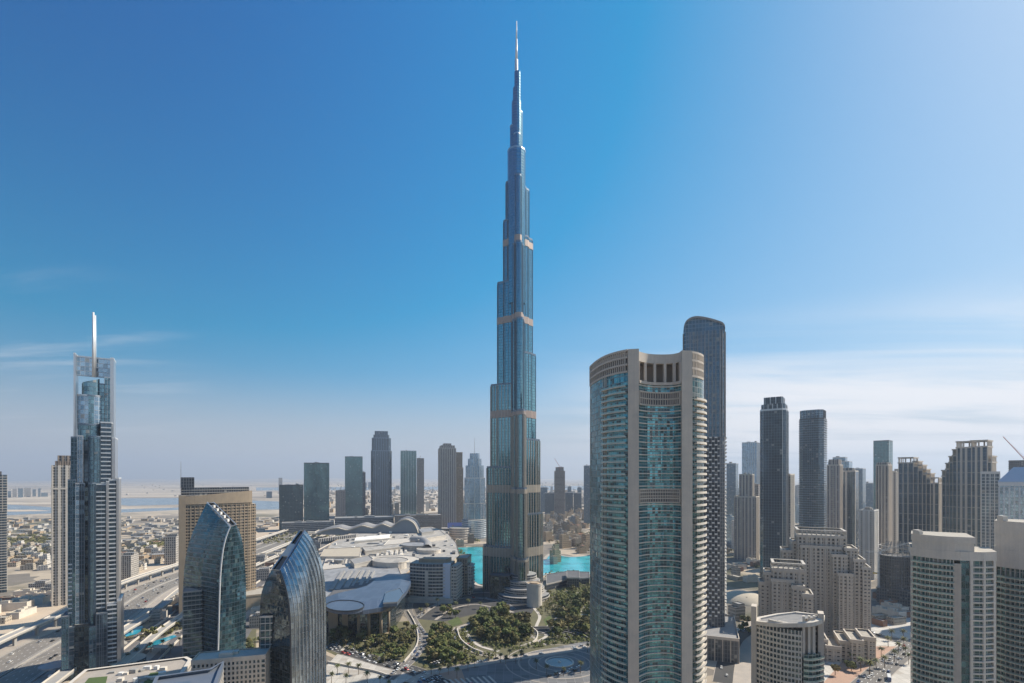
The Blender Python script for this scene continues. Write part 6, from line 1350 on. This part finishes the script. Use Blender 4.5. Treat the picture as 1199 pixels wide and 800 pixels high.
# dark tree masses far out on the plain
def far_wood(poly, n, seed, label, k_=1.0, name='far_woods', mat='leaf_olive'):
    rg = random.Random(seed); P = [G(*q) for q in poly]; xs = [p[0] for p in P]; ys = [p[1] for p in P]; q = MB(); k = 0
    while k < n:
        x, y = rg.uniform(min(xs), max(xs)), rg.uniform(min(ys), max(ys))
        if not inside(P, x, y) or k_ == 1 and not free(x, y, 3): continue
        k += 1; R_ = (3 + rg.random() * 3.5) * k_; hh = (3 + rg.random() * 4) * k_
        for j in range(16):
            a = rg.random() * 6.283; e = rg.random(); c = Vector((x + R_ * math.cos(a) * math.sqrt(1 - e * e), y + R_ * math.sin(a) * math.sqrt(1 - e * e), hh * .5 + R_ * .8 * e)); nrm = Vector((math.cos(a) + rg.random() - .5, math.sin(a) + rg.random() - .5, e * 1.2 + .2)).normalized(); u = nrm.orthogonal().normalized(); v = nrm.cross(u); s_ = (1.3 + rg.random() * 1.5) * k_
            q.face([c + u * s_, c + v * s_ * .8, c - u * s_, c - v * s_ * .9])
    o = q.build(name, mat); tag(o, label, 'woods', None, 'stuff')
far_wood([(-30, 634), (60, 626), (60, 636), (10, 642), (-30, 645)], 420, 1, 'dark belt of far trees across the plain at the left')
far_wood([(-30, 668), (62, 650), (62, 640), (-30, 650)], 200, 2, 'scattered dark trees among the leafy villas at the left')
far_wood([(138, 644), (212, 628), (212, 634), (138, 652)], 260, 3, 'belt of dark trees beyond the highway between the left towers')
far_wood([(636, 645), (640, 610), (693, 605), (730, 612), (730, 648), (668, 648)], 180, 4, 'dark trees dotted through the sand coloured quarter')
far_wood([(850, 690), (1010, 650), (1199, 640), (1199, 610), (850, 620)], 260, 5, 'dark trees scattered through the quarter at the right')
far_wood([(300, 640), (372, 632), (520, 622), (560, 636), (560, 626), (330, 622)], 120, 6, 'dark trees scattered round the back of the mall')

far_wood([(552, 735), (562, 724), (585, 718), (605, 722), (618, 730), (624, 742), (618, 750), (600, 756), (575, 756), (558, 747)], 330, 21, 'low undergrowth filling the round grove', .5, 'undergrowth', 'leaf_olive')
far_wood([(640, 744), (646, 728), (655, 714), (640, 700), (655, 692), (700, 682), (740, 684), (740, 748), (690, 750), (660, 752)], 700, 22, 'low undergrowth and hedges of the garden right of the tallest tower', .48, 'undergrowth', 'leaf_green')
far_wood([(384, 755), (386, 742), (450, 747), (470, 735), (484, 737), (484, 758), (446, 778), (420, 764)], 420, 23, 'low shrubs and hedges before the mall front', .3, 'undergrowth', 'leaf_olive')
far_wood([(497, 782), (500, 762), (510, 734), (545, 738), (560, 762), (590, 770), (525, 782)], 330, 24, 'low shrubs of the belt left of the looping drive', .32, 'undergrowth', 'leaf_green')
far_wood([(140, 748), (150, 744), (212, 730), (214, 740), (180, 750)], 70, 25, 'low shrubs beside the pools', .35, 'undergrowth', 'leaf_olive')

far_wood([(526, 645), (536, 641), (552, 655), (553, 672), (545, 674), (540, 658)], 60, 31, 'trees and hedges along the left lake shore', .5, 'shore_trees', 'leaf_green')
far_wood([(636, 671), (668, 669), (693, 676), (740, 675), (740, 681), (693, 682), (668, 675), (640, 677)], 90, 32, 'trees and hedges along the near lake shore', .5, 'shore_trees', 'leaf_green')

far_wood([(536, 738), (552, 730), (556, 745), (566, 758), (600, 762), (640, 757), (690, 752), (690, 746), (640, 750), (600, 757), (566, 752), (548, 744)], 160, 33, 'clipped hedges and shrubs between grove and plaza', .3, 'undergrowth', 'leaf_green')
far_wood([(626, 722), (640, 700), (655, 693), (700, 684), (735, 686), (735, 700), (690, 706), (650, 722)], 330, 34, 'small bushes and hedges across the pale garden', .36, 'undergrowth', 'leaf_olive')
# ------------------------------------------------------------------ cars, buses, cranes, street things
def car_paint(name, c): plain(name, c, 0.3, 0.03, 0.5, 0.1, 0.6, 0.0)
for n_, c_ in (('paint_white', (.72, .72, .70)), ('paint_silver', (.42, .43, .45)), ('paint_black', (.02, .02, .022)), ('paint_red', (.38, .03, .025)), ('paint_blue', (.05, .09, .22)), ('paint_sand', (.42, .36, .27))): car_paint(n_, c_)
plain('car_glass', (.02, .025, .03), .08, .05, .5, .2); plain('rubber', (.02, .02, .02), .9)
def make_car(col, tall):
    t = thing('parked_car', 'x', 'car', (0, 0, 0)); L_, w = 4.6, 1.85; h1 = .95 if not tall else 1.1; h2 = 1.45 if not tall else 1.85
    sec = [(-L_ / 2, .45, .75), (-L_ / 2 + .25, .3, h1 - .08), (-1.3, .3, h1), (1.0, .3, h1), (L_ / 2 - .35, .3, h1 - .2), (L_ / 2, .45, .6)]
    q = MB(); R_ = [[(x, -w / 2, a), (x, w / 2, a), (x, w / 2 - .06, b), (x, -w / 2 + .06, b)] for x, a, b in sec]; q.loft(R_, 0, True, 0); q.face(R_[0][::-1]); q.build('body', col, t)
    q = MB(); c0, c1 = (-1.9, 1.15) if not tall else (-2.1, 1.2); lo = [(c0, -.86, h1 - .02), (c1, -.86, h1 - .02), (c1, .86, h1 - .02), (c0, .86, h1 - .02)]; up = [(c0 + .45, -.7, h2 - .06), (c1 - .75, -.7, h2 - .06), (c1 - .75, .7, h2 - .06), (c0 + .45, .7, h2 - .06)]; q.loft([lo, up]); q.build('windows', 'car_glass', t)
    q = MB(); q.prism([(c0 + .4, -.72), (c1 - .7, -.72), (c1 - .7, .72), (c0 + .4, .72)], h2 - .06, h2, 0, 0, True, True); q.build('roof', col, t)
    for sx in (-1.4, 1.45):
        for sy in (-.82, .82): MB().tube((sx, sy - .11, .33), (sx, sy + .11, .33), .33, None, 10).build('wheel', 'rubber', t)
    return t
CN = [('paint_white', 'white'), ('paint_silver', 'silver'), ('paint_black', 'black'), ('paint_red', 'red'), ('paint_blue', 'dark blue'), ('paint_sand', 'beige')]
CARS = [(make_car(c, k % 2 == 1), n) for k, (c, n) in enumerate(CN)]
CU = set()
def park(x, y, rot, where, group, rg):
    c, n = CARS[rg.choices(range(6), [6, 4, 4, 1, 1.2, 1.5])[0]]; z = .17
    if n not in CU: CU.add(n); o = c; o.location = (x, y, z); o.rotation_euler = (0, 0, rot); o['label'] = n + ' car ' + where
    else: o = copy_tree(c, (x, y, z), rot, n + ' car ' + where)
    o.name = 'car'; o['group'] = group
def along(pts, n, where, group, lanes=(-2, 2), seed=1, px=True, two_way=True, jit=.4, cross=False):
    rg = random.Random(seed); P = smooth([G(*q) if px else q for q in pts], 6); d = cum(P, False); L_ = d[-1]
    slots = [(k, l) for k in range(int(L_ // (3.0 if cross else 8.5))) for l in lanes]; rg.shuffle(slots)
    for k, l in slots[:n]:
        s_ = k * (3.0 if cross else 8.5) + 3 + rg.random() * (0 if cross else 2.0); i = max(j for j in range(len(d) - 1) if d[j] <= s_); f_ = (s_ - d[i]) / max(1e-6, d[i + 1] - d[i])
        a, b = P[i], P[i + 1]; u = Vector((b[0] - a[0], b[1] - a[1])).normalized(); x = a[0] + (b[0] - a[0]) * f_ + u.y * l; y = a[1] + (b[1] - a[1]) * f_ - u.x * l
        park(x, y, math.atan2(u.y, u.x) + (math.pi if l < 0 and two_way else 0) + (math.pi / 2 if cross else 0) + (rg.random() - .5) * .04, where, group, rg)
along([(378, 754), (410, 764), (446, 775), (485, 786), (520, 802)], 34, 'on the avenue below the mall front', 'cars on the avenue below the mall', (-5.5, -2.2, 2.2, 5.5), 1)
along([(455, 796), (478, 776), (492, 758), (494, 744), (486, 730)], 20, 'on the curved road beside the tree belt', 'cars on the curved road', (-2.2, 2.4), 2)
along([(505, 781), (528, 774), (548, 772)], 18, 'in the packed parking row under the trees', 'cars of the parking row', (-3,), 3, cross=True)
along([(490, 797), (520, 806), (560, 803)], 10, 'parked by the reddish paving', 'cars by the reddish paving', (-2, 2), 4)
along([(545, 779), (600, 770), (650, 763), (690, 757)], 12, 'on the bright drive across the plaza', 'cars on the plaza drive', (-2, 2), 5)
along([(640, 795), (670, 785), (690, 780)], 8, 'on the shaded plaza near the oval tower', 'cars on the shaded plaza', (-2, 2), 6)
along([(530, 735), (533, 746), (545, 756), (560, 764)], 5, 'on the looping drive', 'cars on the looping drive', (-2, 2), 7)
along([(1012, 803), (1050, 770), (1078, 752)], 18, 'on the palm street', 'cars on the palm street', (-5, -2, 2, 5), 8)
along([(965, 715), (1000, 735), (1062, 752)], 12, 'on the sunlit side street behind the flats', 'cars on the sunlit side street', (-2.2, 2.2), 9)
along([(846, 798), (852, 770), (866, 745), (905, 728)], 12, 'on the curve below the dark tower', 'cars below the dark tower', (-2.5, 2.5), 10)
along([(a, b) for a, b in shifted(HWY, 20) if 380 < b < 1000], 44, 'on the near carriageway of the highway', 'cars on the near carriageway', (-7, -3, 3, 7), 11, False, False)
along([(a, b) for a, b in shifted(HWY, 49) if 400 < b < 1000], 44, 'on the far carriageway of the highway', 'cars on the far carriageway', (-7, -3, 3, 7), 12, False, False)
along([(a, b) for a, b in shifted(HWY, 80) if 420 < b < 900], 18, 'on the service road beside the highway', 'cars on the service road', (-2.5, 2.5), 14, False, False)
along([(a, b) for a, b in shifted(HWY, 158) if 480 < b < 900], 16, 'on the outer road near the pools', 'cars on the outer road', (-2.5, 2.5), 15, False, False)
along([(488, 724), (512, 708), (548, 700), (585, 704)], 8, 'on the forecourt drive of the tallest tower', 'cars on the forecourt', (-1.6, 1.6), 16)
along([(130, 752), (205, 742), (300, 735)], 8, 'on the garden road by the pools', 'cars on the garden road', (-2, 2), 13)
def bus(px, py, label, col, rot):
    x, y = G(px, py); t = thing('bus', label, 'bus', (x, y, .15), None, rot); q = MB(); 
    for s in (0,): q.box(0, 0, 11, 2.5, .4, 3.1)
    q2 = MB(); q2.box(0, 0, 10.6, 2.56, 1.5, 2.5); q3 = MB(); q3.box(0, 0, 9.6, 2.3, 3.1, 3.35)
    for q_, n_, m_ in ((q, 'body', col), (q2, 'windows', 'car_glass'), (q3, 'roof', 'paint_white')):
        o = q_.build(n_, m_); o.location = (0, 0, 0); o.parent = t
    for sx in (-3.6, 3.4):
        for sy in (-1.15, 1.15): o = MB().tube((sx, sy - .15, .5), (sx, sy + .15, .5), .5, None, 12).build('wheel', 'rubber'); o.parent = t
bus(1041, 796, 'purple and white bus on the palm street at the bottom', 'paint_blue', math.atan2(60, 40))
def crane(label, x, y, z0, h, jib, ang, col, lift=0.0, name='tower_crane'):
    t = thing(name, label, 'crane', (x, y, z0)); w = .8; c, s_ = math.cos(ang), math.sin(ang)
    q = MB()
    for a, b in ((-w, -w), (w, -w), (w, w), (-w, w)): q.bar((x + a, y + b, z0), (x + a, y + b, z0 + h), .3)
    z = z0
    while z < z0 + h - 2: q.bar((x - w, y - w, z), (x + w, y - w, z + 2), .18); q.bar((x + w, y + w, z), (x - w, y + w, z + 2), .18); q.bar((x - w, y + w, z), (x - w, y - w, z + 2), .18); z += 2
    q.build('mast', col, t); top = Vector((x, y, z0 + h)); d = Vector((c * math.cos(lift), s_ * math.cos(lift), math.sin(lift))); sd = Vector((-s_, c, 0)); up = d.cross(sd) * -1
    if up.z < 0: up = -up
    q = MB(); e = top + d * jib
    for o_ in (sd * .7, sd * -.7): q.bar(top + o_, e + o_ * .4, .28)
    q.bar(top + up * 1.6, e + up * .5, .28); n = int(jib / 3)
    for k in range(n): a = top + d * (jib * k / n); b = top + d * (jib * (k + .5) / n); q.bar(a + sd * .6, b + up * 1.2, .16); q.bar(b + up * 1.2, top + d * (jib * (k + 1) / n) - sd * .6, .16)
    q.build('jib', col, t); q = MB(); q.bar(top, top - Vector((c, s_, 0)) * jib * .28, .8); q.build('counter_jib', col, t)
    k = top - Vector((c, s_, 0)) * jib * .26; MB().box(k.x, k.y, 2.2, 2.2, k.z - 2.2, k.z + .3).build('counterweight', 'concrete', t); MB().box(top.x + 1.2, top.y - 1.2, 1.6, 1.6, top.z - 2, top.z).build('cab', 'paint_white', t)
    q = MB(); q.bar(top, top + Vector((0, 0, 6)), .35); q.bar(top + Vector((0, 0, 6)), top + d * jib * .7 + up * .8, .12); q.bar(top + Vector((0, 0, 6)), k, .12); q.build('tie', col, t)
    return t
crane('small crane on the roof of the unfinished brown tower beyond the lake', *((655 - CX) / F * 1905, 1905), Zt(551, 1905), 14, 38, 2.6, 'crane_red', 1.0)
crane('small crane on the slim brown tower left of the striped one', *((492 - CX) / F * 2204, 2204), Zt(538, 2200), 14, 30, 1.9, 'crane_white', 1.1)
crane('red crane above the dark unfinished block at the right edge', *((1199 - CX) / F * 915, 915), Zt(560, 915), 34, 50, 2.75, 'crane_red', .95)
# building shell under construction with its white crane, among the right hand towers
def shell():
    f = Fr(1046, 640, 8); z = f.z; t = thing('unfinished_shell', 'dark scaffolded building shell with round top below the stepped towers', 'building', (f.X, f.D, 0))
    c = f.w(0, 18); q = MB(); O = arc(c, 16.5, 0, 360, 36)[:-1]; q.prism(O, 0, z(652), 0, 1); q.bands(O, 3, z(652), 4, .7, 1.2, 1); q.piers(O, 5, .5, 1.0, 0, z(652), 1); q.build('wall', ['fac_charcoal', 'concrete_dark'], t)
    q = MB()
    for zz in (z(652), z(646), z(641)):
        q.band(arc(c, 17, 0, 360, 36)[:-1], zz, zz + .6, .4, 0, True, 1.2)
    for k in range(18): a = k * math.pi / 9; q.bar((c[0] + 16 * math.cos(a), c[1] + 16 * math.sin(a), z(652)), (c[0] + 9 * math.cos(a), c[1] + 9 * math.sin(a), z(636)), .5)
    q.build('dome_frame', 'concrete', t)
    P = f.rect(f.r(1026), f.r(1068), 2, 34); q = MB().prism(P, 0, z(690), 0, 1); q.bands(P, 2, z(690), 4, .8, .7, 1); q.build('podium', ['fac_charcoal', 'concrete_dark'], t)
    for r_, zz in ((-19.5, z(675)), (19.5, z(663))): p = f.w(r_, 6); MB().box(p[0], p[1], 5, 3, zz, zz + 1.4, -f.t).build('platform', 'crane_yellow', t)
    p = f.w(-15, -2); crane('white crane with raised boom over the scaffolded shell', p[0], p[1], z(690), z(648) - z(690), 46, -f.t + .25, 'crane_white', .42)
shell()
# street lamps along the palm street and the avenue
def lamp():
    t = thing('street_lamp', 'x', 'street lamp', (0, 0, 0)); q = MB(); q.tube((0, 0, 0), (0, 0, 9), .13, .08, 6); q.build('pole', 'metal_silver', t); q = MB(); q.bar((0, 0, 9), (1.8, 0, 9.4), .09); q.build('arm', 'metal_silver', t); MB().box(1.9, 0, .7, .25, 9.32, 9.46).build('lamp_head', 'metal_white', t); return t
LP = lamp(); first = True
for pts, lb, gp in (([(385, 757), (415, 767), (450, 778), (488, 789)], 'silver street lamp along the avenue below the mall', 'lamps of the avenue'), ([(1018, 806), (1034, 792), (1050, 779), (1066, 767)], 'silver street lamp on the palm street kerb', 'lamps of the palm street'), ([(a, b) for a, b in ((20, 772), (45, 758), (150, 690), (170, 681), (190, 673))], 'silver street lamp beside the highway', 'lamps of the highway')):
    for px, py in pts:
        x, y = G(px, py); o = LP if first else copy_tree(LP, (x, y, 0), 2.2, lb); o.location = (x, y, 0); o['label'] = lb; o['group'] = gp; first = False
# fountain rim on the plaza, planter walls
x, y = G(655, 776); t = thing('plaza_fountain', 'round white rimmed basin in the middle of the ringed plaza', 'fountain', (x, y, 0))
MB().band(arc((x, y), 12, 0, 360, 48)[:-1], 0, .9, .5, 0, True, .8).build('rim', 'stone_pale', t)
O = arc((x, y), 11, 0, 360, 40)[:-1]; q = MB(); q.face([(*p, .5) for p in O]); q.build('water', 'water_creek', t); MB().tube((x, y, 0), (x, y, 1.6), 2.2, .6, 16).build('jet_plinth', 'stone_pale', t)
for k, (L_, lb) in enumerate((([(478, 716), (486, 730), (490, 744), (488, 758), (474, 776)], 'curving pale parapet along the left side of the curved road'), ([(536, 738), (540, 750), (552, 760), (566, 766)], 'curved grey retaining wall inside the looping drive'), ([(622, 735), (630, 742), (626, 752), (610, 758)], 'low pale garden wall under the grove'), ([(384, 776), (410, 781), (440, 787), (455, 792)], 'low planter wall along the pale terrace'))):
    P = smooth([G(*p) for p in L_], 6); q = MB(); q.prism(P + offs(P, 1.0, False)[::-1], 0, 1.6 + .6 * (k == 1)); solo(q, 'garden_wall', 'stone_pale', lb, 'wall', (*P[0], 0))
# ------------------------------------------------------------------ the air: one closed box of thin haze
HAZE = 8.4e-5
def haze():
    m = bpy.data.materials.new('haze'); m.use_nodes = True; nt = m.node_tree; nt.nodes.clear()
    o = nt.nodes.new('ShaderNodeOutputMaterial'); v = nt.nodes.new('ShaderNodeVolumePrincipled')
    v.inputs['Color'].default_value = (0.74, 0.83, 0.96, 1); v.inputs['Density'].default_value = HAZE; v.inputs['Anisotropy'].default_value = 0.2
    nt.links.new(v.outputs[0], o.inputs['Volume']); MATS['haze'] = m
    b = MB(); b.box(0, (GY0 + GY1) / 2, 2 * GX + 400, GY1 - GY0 + 400, -3, 860)
    h = b.build('haze', 'haze'); h['kind'] = 'stuff'; h['label'] = 'thin pale haze filling the air over the city'
haze()
# ------------------------------------------------------------------ tidy
for o in bpy.data.objects:
    if '_o' in o: del o['_o']
